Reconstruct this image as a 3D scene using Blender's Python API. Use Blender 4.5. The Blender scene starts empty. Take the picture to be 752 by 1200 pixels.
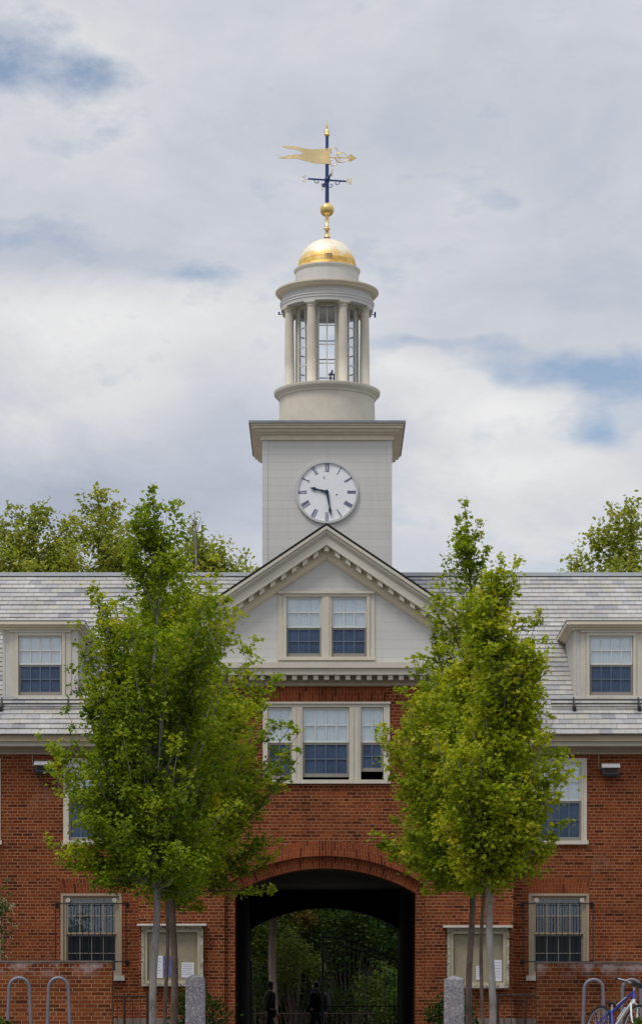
import bpy, bmesh, math, random
import numpy as np
from mathutils import Vector, Matrix

sc = bpy.context.scene
COL = sc.collection
PI = math.pi
EYE, HOR, FPX, CX = 0.05, 1225.0, 3200.0, 376.0     # eye height over the terrace, horizon row, focal length (photo pixels)

def XP(px, Y): return (px - CX) * Y / FPX
def ZP(py, Y): return EYE + (HOR - py) * Y / FPX

# ------------------------------------------------------------------ materials
MATS = {}
def nd(nt, typ, ins=None, **props):
    n = nt.nodes.new(typ)
    for k, v in props.items(): setattr(n, k, v)
    for k, v in (ins or {}).items():
        if isinstance(v, bpy.types.NodeSocket): nt.links.new(v, n.inputs[k])
        else: n.inputs[k].default_value = v
    return n

def ramp(nt, fac, stops, interp='LINEAR'):
    n = nt.nodes.new('ShaderNodeValToRGB'); n.color_ramp.interpolation = interp
    e = n.color_ramp.elements
    while len(e) < len(stops): e.new(0.5)
    for i, (p, c) in enumerate(stops):
        e[i].position = p; e[i].color = (c[0], c[1], c[2], 1) if not isinstance(c, (int, float)) else (c, c, c, 1)
    nt.links.new(fac, n.inputs[0]); return n.outputs[0]

def mixc(nt, fac, a, b, mode='MIX'):
    n = nt.nodes.new('ShaderNodeMix'); n.data_type = 'RGBA'; n.blend_type = mode
    for s, v in ((0, fac), (6, a), (7, b)):
        if isinstance(v, bpy.types.NodeSocket): nt.links.new(v, n.inputs[s])
        elif s == 0: n.inputs[0].default_value = v
        else: n.inputs[s].default_value = (v[0], v[1], v[2], 1)
    return n.outputs[2]

def mat(name):
    m = bpy.data.materials.new(name); m.use_nodes = True; MATS[name] = m
    nt = m.node_tree; b = nt.nodes['Principled BSDF']
    return m, nt, b

def setc(nt, b, sock, v):
    if isinstance(v, bpy.types.NodeSocket): nt.links.new(v, b.inputs[sock])
    elif isinstance(v, (tuple, list)): b.inputs[sock].default_value = (v[0], v[1], v[2], 1)
    else: b.inputs[sock].default_value = v

def bump(nt, b, h, strength=0.3, dist=0.01):
    n = nd(nt, 'ShaderNodeBump', {'Height': h, 'Strength': strength, 'Distance': dist})
    nt.links.new(n.outputs[0], b.inputs['Normal'])

def plain(name, col, rough=0.6, metal=0.0, var=0.12, nscale=6.0, spec=0.3, bmp=0.0):
    """painted / solid surface with soft wear variation"""
    m, nt, b = mat(name)
    tc = nd(nt, 'ShaderNodeTexCoord').outputs['Object']
    n1 = nd(nt, 'ShaderNodeTexNoise', {'Vector': tc, 'Scale': nscale, 'Detail': 6.0, 'Roughness': 0.65}).outputs[0]
    n2 = nd(nt, 'ShaderNodeTexNoise', {'Vector': tc, 'Scale': nscale * 0.17, 'Detail': 3.0}).outputs[0]
    a = tuple(c * (1 - var) for c in col); c2 = tuple(min(1, c * (1 + var)) for c in col)
    f = nd(nt, 'ShaderNodeMath', {0: n1, 1: n2}, operation='ADD').outputs[0]
    f = nd(nt, 'ShaderNodeMapRange', {0: f, 1: 0.7, 2: 1.3}).outputs[0]
    setc(nt, b, 'Base Color', mixc(nt, f, a, c2))
    b.inputs['Roughness'].default_value = rough; b.inputs['Metallic'].default_value = metal
    b.inputs['Specular IOR Level'].default_value = spec
    if bmp: bump(nt, b, n1, bmp, 0.01)
    return m

def brick(name, c1, c2, mortar, squash=True, w=0.213, h=0.0676, ms=0.0058, stain=None, dark=(0.70, 1.18)):
    m, nt, b = mat(name)
    uv = nd(nt, 'ShaderNodeTexCoord').outputs['UV']
    wob = nd(nt, 'ShaderNodeTexNoise', {'Vector': uv, 'Scale': 9.0, 'Detail': 2.0}).outputs[1]
    off = nd(nt, 'ShaderNodeVectorMath', {0: wob, 1: (0.5, 0.5, 0.5)}, operation='SUBTRACT').outputs[0]
    off = nd(nt, 'ShaderNodeVectorMath', {0: off, 3: 0.006}, operation='SCALE').outputs[0]
    v = nd(nt, 'ShaderNodeVectorMath', {0: uv, 1: off}, operation='ADD').outputs[0]
    bt = nd(nt, 'ShaderNodeTexBrick', {'Vector': v, 'Color1': (0, 0, 0, 1), 'Color2': (1, 1, 1, 1), 'Mortar': (0.5, 0.5, 0.5, 1),
            'Scale': 1.0, 'Mortar Size': ms, 'Mortar Smooth': 0.25, 'Bias': 0.0, 'Brick Width': w, 'Row Height': h},
            offset=0.5, offset_frequency=2, squash=0.5 if squash else 1.0, squash_frequency=4)
    mid = tuple((a + d) / 2 for a, d in zip(c1, c2))
    bc = ramp(nt, bt.outputs[0], [(0.0, tuple(c * 0.5 for c in c1)), (0.07, tuple(c * 0.7 for c in c1)), (0.16, c1), (0.6, mid), (0.9, c2), (1.0, (c2[0] * 1.12, c2[1] * 1.2, c2[2] * 1.3))])
    big = nd(nt, 'ShaderNodeTexNoise', {'Vector': uv, 'Scale': 0.55, 'Detail': 5.0, 'Roughness': 0.6}).outputs[0]
    bf = nd(nt, 'ShaderNodeMapRange', {0: big, 1: 0.3, 2: 0.7, 3: dark[0], 4: dark[1]}).outputs[0]
    fine = nd(nt, 'ShaderNodeTexNoise', {'Vector': uv, 'Scale': 38.0, 'Detail': 4.0}).outputs[0]
    ff = nd(nt, 'ShaderNodeMapRange', {0: fine, 1: 0.3, 2: 0.7, 3: 0.8, 4: 1.2}).outputs[0]
    mul = nd(nt, 'ShaderNodeMath', {0: bf, 1: ff}, operation='MULTIPLY').outputs[0]
    bc = nd(nt, 'ShaderNodeVectorMath', {0: bc, 3: mul}, operation='SCALE').outputs[0]
    mn = nd(nt, 'ShaderNodeTexNoise', {'Vector': uv, 'Scale': 2.3, 'Detail': 4.0}).outputs[0]
    mc = mixc(nt, nd(nt, 'ShaderNodeMapRange', {0: mn, 1: 0.35, 2: 0.65}).outputs[0], tuple(c * 0.62 for c in mortar), mortar)
    col = mixc(nt, bt.outputs[1], bc, mc)
    pn = nd(nt, 'ShaderNodeTexNoise', {'Vector': nd(nt, 'ShaderNodeVectorMath', {0: uv, 1: (1.3, 0.75, 1.0)}, operation='MULTIPLY').outputs[0], 'Scale': 1.1, 'Detail': 7.0, 'Roughness': 0.72}).outputs[0]
    pf = nd(nt, 'ShaderNodeMapRange', {0: pn, 1: 0.60, 2: 0.80, 3: 0.0, 4: 0.42}).outputs[0]
    if name != 'brick_in_shade': col = mixc(nt, pf, col, (0.30, 0.21, 0.18))
    if stain:      # pale efflorescence in blotches along the top of the wall
        zc = nd(nt, 'ShaderNodeSeparateXYZ', {0: uv}).outputs[1]
        top = nd(nt, 'ShaderNodeMapRange', {0: zc, 1: stain[0], 2: stain[1]}).outputs[0]
        sn = nd(nt, 'ShaderNodeTexNoise', {'Vector': uv, 'Scale': 3.2, 'Detail': 6.0, 'Roughness': 0.7}).outputs[0]
        sf = nd(nt, 'ShaderNodeMapRange', {0: sn, 1: 0.46, 2: 0.64}).outputs[0]
        sf = nd(nt, 'ShaderNodeMath', {0: sf, 1: top}, operation='MULTIPLY').outputs[0]
        sf = nd(nt, 'ShaderNodeMath', {0: sf, 1: 0.85}, operation='MULTIPLY').outputs[0]
        col = mixc(nt, sf, col, (0.46, 0.38, 0.38))
    setc(nt, b, 'Base Color', col)
    b.inputs['Roughness'].default_value = 0.9; b.inputs['Specular IOR Level'].default_value = 0.15
    hh = nd(nt, 'ShaderNodeMath', {0: 1.0, 1: bt.outputs[1]}, operation='SUBTRACT').outputs[0]
    hh = nd(nt, 'ShaderNodeMath', {0: hh, 1: nd(nt, 'ShaderNodeMath', {0: fine, 1: 0.5}, operation='MULTIPLY').outputs[0]}, operation='ADD').outputs[0]
    bump(nt, b, hh, 0.6, 0.008)
    return m

brick('brick', (0.132, 0.028, 0.0085), (0.195, 0.047, 0.013), (0.37, 0.20, 0.11), ms=0.0064)
brick('brick_arch', (0.168, 0.035, 0.0115), (0.220, 0.051, 0.016), (0.32, 0.155, 0.088), squash=False, ms=0.0055)
brick('brick_low', (0.135, 0.031, 0.009), (0.215, 0.056, 0.015), (0.40, 0.24, 0.14), squash=True, stain=(1.15, 1.42), dark=(0.8, 1.15))
brick('brick_in_shade', (0.016, 0.009, 0.007), (0.024, 0.014, 0.010), (0.03, 0.022, 0.018))  # darkness of the passage put into the brick colour

def boards(name, col, pitch=0.17):
    m, nt, b = mat(name)
    uv = nd(nt, 'ShaderNodeTexCoord').outputs['UV']
    s = nd(nt, 'ShaderNodeSeparateXYZ', {0: uv})
    f = nd(nt, 'ShaderNodeMath', {0: s.outputs[1], 1: pitch}, operation='DIVIDE').outputs[0]
    fr = nd(nt, 'ShaderNodeMath', {0: f}, operation='FRACT').outputs[0]
    row = nd(nt, 'ShaderNodeMath', {0: f}, operation='FLOOR').outputs[0]
    wn = nd(nt, 'ShaderNodeTexWhiteNoise', {'W': row}, noise_dimensions='1D').outputs[0]
    str_ = nd(nt, 'ShaderNodeVectorMath', {0: uv, 1: (1.5, 14.0, 1.0)}, operation='MULTIPLY').outputs[0]
    n1 = nd(nt, 'ShaderNodeTexNoise', {'Vector': str_, 'Scale': 1.2, 'Detail': 6.0}).outputs[0]
    n2 = nd(nt, 'ShaderNodeTexNoise', {'Vector': uv, 'Scale': 0.9, 'Detail': 5.0, 'Roughness': 0.6}).outputs[0]
    a = nd(nt, 'ShaderNodeMath', {0: n1, 1: n2}, operation='ADD').outputs[0]
    a = nd(nt, 'ShaderNodeMath', {0: a, 1: wn}, operation='ADD').outputs[0]
    a = nd(nt, 'ShaderNodeMapRange', {0: a, 1: 0.8, 2: 2.2, 3: 0.95, 4: 1.03}).outputs[0]
    joint = nd(nt, 'ShaderNodeMath', {0: fr, 1: 0.045}, operation='LESS_THAN').outputs[0]
    vs = nd(nt, 'ShaderNodeVectorMath', {0: uv, 1: (3.7, 0.45, 1.0)}, operation='MULTIPLY').outputs[0]
    drip = nd(nt, 'ShaderNodeTexNoise', {'Vector': vs, 'Scale': 1.0, 'Detail': 7.0, 'Roughness': 0.7}).outputs[0]
    drip = nd(nt, 'ShaderNodeMapRange', {0: drip, 1: 0.5, 2: 0.78, 3: 1.0, 4: 0.88}).outputs[0]
    a = nd(nt, 'ShaderNodeMath', {0: a, 1: drip}, operation='MULTIPLY').outputs[0]
    c = nd(nt, 'ShaderNodeVectorMath', {0: (col[0], col[1], col[2]), 3: a}, operation='SCALE').outputs[0]
    jf = nd(nt, 'ShaderNodeMath', {0: joint, 1: 0.30}, operation='MULTIPLY').outputs[0]
    c = mixc(nt, jf, c, (col[0] * 0.45, col[1] * 0.45, col[2] * 0.45))
    setc(nt, b, 'Base Color', c); b.inputs['Roughness'].default_value = 0.65; b.inputs['Specular IOR Level'].default_value = 0.2
    hh = nd(nt, 'ShaderNodeMath', {0: 1.0, 1: joint}, operation='SUBTRACT').outputs[0]
    bump(nt, b, hh, 0.3, 0.004)
    return m
boards('siding', (0.56, 0.545, 0.52))
boards('siding_bay', (0.53, 0.52, 0.495), 0.185)
plain('trim', (0.62, 0.55, 0.42), 0.6, var=0.1, nscale=5)
plain('trim_light', (0.53, 0.49, 0.41), 0.6, var=0.08, nscale=5)
plain('trim_taupe', (0.33, 0.265, 0.185), 0.65, var=0.1)
plain('drum_paint', (0.57, 0.52, 0.43), 0.6, var=0.10, nscale=3)
plain('sash_white', (0.60, 0.60, 0.58), 0.5, var=0.06)
plain('sash_grey', (0.24, 0.22, 0.19), 0.5, var=0.08)
plain('muntin_screened', (0.10, 0.135, 0.19), 0.5, var=0.08)
plain('lead', (0.20, 0.21, 0.22), 0.5, var=0.15, spec=0.4)
plain('black_edge', (0.03, 0.03, 0.032), 0.6, var=0.2)
plain('iron', (0.010, 0.010, 0.011), 0.5, var=0.3, nscale=30, spec=0.4)
plain('rust_iron', (0.035, 0.018, 0.014), 0.7, var=0.3, nscale=20)
plain('steel', (0.16, 0.15, 0.18), 0.5, metal=0.25, var=0.15, nscale=25, spec=0.5)
plain('lamp_grey', (0.42, 0.42, 0.43), 0.5, var=0.1)
plain('lamp_dark', (0.05, 0.05, 0.055), 0.5, var=0.2)
plain('blind', (0.84, 0.88, 0.90), 0.8, var=0.05, nscale=2)
plain('curtain', (0.09, 0.115, 0.135), 0.8, var=0.1, nscale=2)
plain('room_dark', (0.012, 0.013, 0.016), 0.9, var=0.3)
plain('blue_paint', (0.016, 0.035, 0.16), 0.4, var=0.15, spec=0.5)
plain('numeral_blue', (0.022, 0.035, 0.14), 0.5, var=0.1)
plain('hand_teal', (0.006, 0.035, 0.065), 0.4, var=0.1)
plain('dial_white', (0.76, 0.765, 0.785), 0.5, var=0.05, nscale=8)
plain('bezel', (0.50, 0.50, 0.49), 0.5, var=0.08)
plain('stone', (0.17, 0.13, 0.11), 0.85, var=0.2, nscale=12, bmp=0.3)
plain('sill_stone', (0.42, 0.39, 0.35), 0.8, var=0.12, nscale=14)
plain('coping', (0.16, 0.12, 0.10), 0.85, var=0.25, nscale=9, bmp=0.3)
plain('cork', (0.27, 0.235, 0.16), 0.85, var=0.16, nscale=45)
plain('board_cream', (0.40, 0.36, 0.26), 0.6, var=0.12, nscale=14)
plain('paper', (0.62, 0.62, 0.68), 0.8, var=0.05)
plain('paper_blue', (0.10, 0.12, 0.26), 0.8, var=0.25, nscale=30)
plain('ceiling_grey', (0.17, 0.165, 0.16), 0.8, var=0.1)
plain('skin', (0.35, 0.2, 0.14), 0.5, var=0.06)
plain('jacket_black', (0.012, 0.012, 0.014), 0.8, var=0.2)
plain('trousers_dark', (0.016, 0.018, 0.028), 0.8, var=0.2)
plain('hair_dark', (0.012, 0.009, 0.007), 0.6, var=0.2)
plain('nylon', (0.012, 0.013, 0.016), 0.7, var=0.2)
plain('bike_blue', (0.025, 0.045, 0.36), 0.3, var=0.1, spec=0.6)
plain('bike_white', (0.62, 0.63, 0.66), 0.35, var=0.06, spec=0.5)
plain('rubber', (0.02, 0.02, 0.02), 0.8, var=0.2)
plain('rim_tan', (0.30, 0.25, 0.20), 0.5, var=0.2)
plain('chrome', (0.5, 0.5, 0.52), 0.25, metal=0.9, var=0.05)
plain('hedge_inner_shade', (0.010, 0.018, 0.006), 0.9, var=0.4, nscale=2)
plain('ink', (0.28, 0.29, 0.36), 0.8, var=0.1)

def speckle(name, base, dark, light, scale=60.0):
    m, nt, b = mat(name)
    tc = nd(nt, 'ShaderNodeTexCoord').outputs['Object']
    n1 = nd(nt, 'ShaderNodeTexVoronoi', {'Vector': tc, 'Scale': scale}).outputs[1]
    g = nd(nt, 'ShaderNodeSeparateColor', {0: n1}).outputs[0]
    n2 = nd(nt, 'ShaderNodeTexNoise', {'Vector': tc, 'Scale': 3.0, 'Detail': 4.0}).outputs[0]
    c = ramp(nt, g, [(0.0, dark), (0.25, base), (0.7, base), (1.0, light)])
    s = nd(nt, 'ShaderNodeMapRange', {0: n2, 1: 0.3, 2: 0.7, 3: 0.82, 4: 1.12}).outputs[0]
    setc(nt, b, 'Base Color', nd(nt, 'ShaderNodeVectorMath', {0: c, 3: s}, operation='SCALE').outputs[0])
    b.inputs['Roughness'].default_value = 0.8
    bump(nt, b, g, 0.2, 0.004)
speckle('granite', (0.21, 0.195, 0.215), (0.10, 0.09, 0.10), (0.38, 0.36, 0.38), 45)
speckle('worn_cream', (0.30, 0.27, 0.20), (0.07, 0.06, 0.055), (0.48, 0.46, 0.41), 24)
speckle('ground', (0.14, 0.13, 0.12), (0.08, 0.08, 0.075), (0.2, 0.19, 0.17), 30)

def bark(name, c1, c2):
    m, nt, b = mat(name)
    tc = nd(nt, 'ShaderNodeTexCoord').outputs['Object']
    st = nd(nt, 'ShaderNodeVectorMath', {0: tc, 1: (26.0, 26.0, 7.0)}, operation='MULTIPLY').outputs[0]
    n1 = nd(nt, 'ShaderNodeTexNoise', {'Vector': st, 'Scale': 1.0, 'Detail': 7.0, 'Roughness': 0.7}).outputs[0]
    st2 = nd(nt, 'ShaderNodeVectorMath', {0: tc, 1: (3.0, 3.0, 2.0)}, operation='MULTIPLY').outputs[0]
    n2 = nd(nt, 'ShaderNodeTexNoise', {'Vector': st2, 'Scale': 1.0, 'Detail': 4.0}).outputs[0]
    a = nd(nt, 'ShaderNodeMath', {0: n1, 1: n2}, operation='ADD').outputs[0]
    c = ramp(nt, nd(nt, 'ShaderNodeMapRange', {0: a, 1: 0.65, 2: 1.35}).outputs[0], [(0, tuple(x * 0.4 for x in c1)), (0.4, c1), (1, c2)])
    setc(nt, b, 'Base Color', c); b.inputs['Roughness'].default_value = 0.9; b.inputs['Specular IOR Level'].default_value = 0.15
    bump(nt, b, n1, 0.6, 0.01)
bark('bark_grey', (0.20, 0.18, 0.165), (0.34, 0.31, 0.29))
bark('bark_brown', (0.11, 0.08, 0.065), (0.20, 0.155, 0.13))
bark('bark_pale', (0.30, 0.28, 0.24), (0.44, 0.41, 0.36))

def leaf(name, stops, transl=0.48):
    m, nt, b = mat(name)
    at = nd(nt, 'ShaderNodeAttribute', attribute_name='tint')
    c = ramp(nt, at.outputs['Fac'], stops)
    setc(nt, b, 'Base Color', c); b.inputs['Roughness'].default_value = 0.55; b.inputs['Specular IOR Level'].default_value = 0.15
    c2 = nd(nt, 'ShaderNodeVectorMath', {0: c, 1: (1.25, 1.3, 0.7)}, operation='MULTIPLY').outputs[0]
    t = nd(nt, 'ShaderNodeBsdfTranslucent', {'Color': c2})
    mx = nd(nt, 'ShaderNodeMixShader', {0: transl, 1: b.outputs[0], 2: t.outputs[0]})
    nt.links.new(mx.outputs[0], nt.nodes['Material Output'].inputs[0])
G0, G1, G2, G3 = (0.085, 0.145, 0.010), (0.185, 0.255, 0.013), (0.30, 0.34, 0.016), (0.47, 0.44, 0.03)
leaf('leaf_maple', [(0, G0), (0.35, G1), (0.7, G2), (1, G3)])
leaf('leaf_maple_green', [(0, (0.070, 0.125, 0.010)), (0.42, (0.175, 0.245, 0.013)), (0.75, (0.30, 0.335, 0.016)), (1, (0.46, 0.43, 0.03))])
leaf('leaf_bg', [(0, (0.13, 0.17, 0.025)), (0.5, (0.26, 0.28, 0.045)), (1, (0.44, 0.42, 0.08))])
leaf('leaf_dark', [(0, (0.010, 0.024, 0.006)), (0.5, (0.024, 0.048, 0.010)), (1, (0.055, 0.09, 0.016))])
leaf('leaf_garden', [(0, (0.03, 0.06, 0.010)), (0.5, (0.075, 0.12, 0.016)), (1, (0.16, 0.18, 0.04))])
leaf('leaf_rust', [(0, (0.05, 0.06, 0.015)), (0.5, (0.13, 0.09, 0.02)), (1, (0.24, 0.13, 0.03))])
leaf('petal', [(0, (0.30, 0.29, 0.24)), (1, (0.55, 0.53, 0.46))])

def gold(name, patchy):
    m, nt, b = mat(name)
    uv = nd(nt, 'ShaderNodeTexCoord').outputs['UV' if patchy else 'Object']
    if patchy:
        bt = nd(nt, 'ShaderNodeTexBrick', {'Vector': uv, 'Color1': (0, 0, 0, 1), 'Color2': (1, 1, 1, 1), 'Mortar': (0.2, 0.2, 0.2, 1), 'Scale': 1.0,
                'Mortar Size': 0.003, 'Mortar Smooth': 0.3, 'Brick Width': 0.17, 'Row Height': 0.085}, offset=0.5)
        n = nd(nt, 'ShaderNodeTexNoise', {'Vector': uv, 'Scale': 5.0, 'Detail': 6.0, 'Roughness': 0.7}).outputs[0]
        v = nd(nt, 'ShaderNodeSeparateXYZ', {0: uv}).outputs[1]
        g = nd(nt, 'ShaderNodeMapRange', {0: v, 1: 0.18, 2: 0.36, 3: 0.0, 4: 0.55}).outputs[0]
        a = nd(nt, 'ShaderNodeMath', {0: bt.outputs[0], 1: 0.35}, operation='MULTIPLY').outputs[0]
        a = nd(nt, 'ShaderNodeMath', {0: a, 1: n}, operation='ADD').outputs[0]
        a = nd(nt, 'ShaderNodeMath', {0: a, 1: g}, operation='ADD').outputs[0]
        f = nd(nt, 'ShaderNodeMapRange', {0: a, 1: 0.45, 2: 1.25}).outputs[0]
        c = ramp(nt, f, [(0, (0.50, 0.29, 0.06)), (0.35, (0.78, 0.52, 0.14)), (0.7, (0.78, 0.64, 0.40)), (1, (0.80, 0.74, 0.62))])
        c = mixc(nt, nd(nt, 'ShaderNodeMath', {0: bt.outputs[1], 1: 0.5}, operation='MULTIPLY').outputs[0], c, (0.25, 0.18, 0.09))
        setc(nt, b, 'Roughness', nd(nt, 'ShaderNodeMapRange', {0: n, 3: 0.4, 4: 0.7}).outputs[0])
        bump(nt, b, n, 0.25, 0.02)
        b.inputs['Metallic'].default_value = 0.4
    else:
        n = nd(nt, 'ShaderNodeTexNoise', {'Vector': uv, 'Scale': 14.0, 'Detail': 4.0}).outputs[0]
        c = mixc(nt, n, (0.60, 0.38, 0.09), (0.86, 0.66, 0.28))
        b.inputs['Roughness'].default_value = 0.3; b.inputs['Metallic'].default_value = 0.85
    setc(nt, b, 'Base Color', c)
gold('gold_dome', True); gold('gold', False)
plain('gold_pale', (0.74, 0.58, 0.30), 0.45, metal=0.45, var=0.12, nscale=12)

def slate():
    m, nt, b = mat('slate')
    uv = nd(nt, 'ShaderNodeTexCoord').outputs['UV']
    wob = nd(nt, 'ShaderNodeTexNoise', {'Vector': uv, 'Scale': 4.0, 'Detail': 2.0}).outputs[1]
    off = nd(nt, 'ShaderNodeVectorMath', {0: wob, 1: (0.5, 0.5, 0.5)}, operation='SUBTRACT').outputs[0]
    off = nd(nt, 'ShaderNodeVectorMath', {0: off, 1: (0.05, 0.035, 0.0)}, operation='MULTIPLY').outputs[0]
    v = nd(nt, 'ShaderNodeVectorMath', {0: uv, 1: off}, operation='ADD').outputs[0]
    bt = nd(nt, 'ShaderNodeTexBrick', {'Vector': v, 'Color1': (0, 0, 0, 1), 'Color2': (1, 1, 1, 1), 'Mortar': (0.5, 0.5, 0.5, 1), 'Scale': 1.0,
            'Mortar Size': 0.0055, 'Mortar Smooth': 0.2, 'Brick Width': 0.27, 'Row Height': 0.225}, offset=0.43, offset_frequency=2)
    c = ramp(nt, bt.outputs[0], [(0.0, (0.21, 0.21, 0.225)), (0.12, (0.31, 0.31, 0.315)), (0.4, (0.365, 0.355, 0.335)), (0.6, (0.35, 0.33, 0.29)),
                                 (0.78, (0.385, 0.375, 0.36)), (0.92, (0.325, 0.30, 0.30)), (1.0, (0.42, 0.41, 0.385))])
    n = nd(nt, 'ShaderNodeTexNoise', {'Vector': uv, 'Scale': 0.8, 'Detail': 5.0, 'Roughness': 0.6}).outputs[0]
    s = nd(nt, 'ShaderNodeMapRange', {0: n, 1: 0.3, 2: 0.7, 3: 0.78, 4: 1.16}).outputs[0]
    n3 = nd(nt, 'ShaderNodeTexNoise', {'Vector': uv, 'Scale': 22.0, 'Detail': 5.0}).outputs[0]
    s3 = nd(nt, 'ShaderNodeMapRange', {0: n3, 1: 0.3, 2: 0.7, 3: 0.86, 4: 1.14}).outputs[0]
    s = nd(nt, 'ShaderNodeMath', {0: s, 1: s3}, operation='MULTIPLY').outputs[0]
    c = nd(nt, 'ShaderNodeVectorMath', {0: c, 3: s}, operation='SCALE').outputs[0]
    mf = nd(nt, 'ShaderNodeMath', {0: bt.outputs[1], 1: 0.55}, operation='MULTIPLY').outputs[0]
    setc(nt, b, 'Base Color', mixc(nt, mf, c, (0.10, 0.095, 0.09)))
    b.inputs['Roughness'].default_value = 0.6; b.inputs['Specular IOR Level'].default_value = 0.3
    h = nd(nt, 'ShaderNodeMath', {0: bt.outputs[0], 1: bt.outputs[1]}, operation='SUBTRACT').outputs[0]
    bump(nt, b, h, 0.5, 0.012)
slate()

def glass(name, tint=(1, 1, 1), refl=0.10, rough=0.02):
    m, nt, b = mat(name)
    nt.nodes.remove(b)
    tc = nd(nt, 'ShaderNodeTexCoord').outputs['Object']
    n = nd(nt, 'ShaderNodeTexNoise', {'Vector': tc, 'Scale': 2.2, 'Detail': 1.0}).outputs[0]
    bp = nd(nt, 'ShaderNodeBump', {'Height': n, 'Strength': 0.02, 'Distance': 0.02}).outputs[0]
    t = nd(nt, 'ShaderNodeBsdfTransparent', {'Color': (tint[0], tint[1], tint[2], 1)})
    g = nd(nt, 'ShaderNodeBsdfGlossy', {'Color': (0.95, 0.97, 1, 1), 'Roughness': rough, 'Normal': bp})
    fr = nd(nt, 'ShaderNodeLayerWeight', {'Blend': 0.25}).outputs[0]
    f = nd(nt, 'ShaderNodeMapRange', {0: fr, 1: 0.0, 2: 1.0, 3: refl, 4: 0.8}).outputs[0]
    mx = nd(nt, 'ShaderNodeMixShader', {0: f, 1: t.outputs[0], 2: g.outputs[0]})
    nt.links.new(mx.outputs[0], nt.nodes['Material Output'].inputs[0])
glass('glass', (0.92, 0.96, 0.97), 0.10)
glass('glass_lantern', (0.93, 0.96, 0.98), 0.05)
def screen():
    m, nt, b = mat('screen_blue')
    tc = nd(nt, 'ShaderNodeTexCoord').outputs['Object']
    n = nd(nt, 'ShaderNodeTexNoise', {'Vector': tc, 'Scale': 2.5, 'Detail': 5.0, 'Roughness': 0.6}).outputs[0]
    setc(nt, b, 'Base Color', ramp(nt, n, [(0.3, (0.018, 0.036, 0.080)), (0.7, (0.048, 0.082, 0.150))]))  # blue tone of the screen's reflection is put into its base colour
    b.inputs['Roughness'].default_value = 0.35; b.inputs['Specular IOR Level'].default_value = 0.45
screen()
plain('pane_dark', (0.008, 0.011, 0.015), 0.15, var=0.3, spec=0.22)

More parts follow.
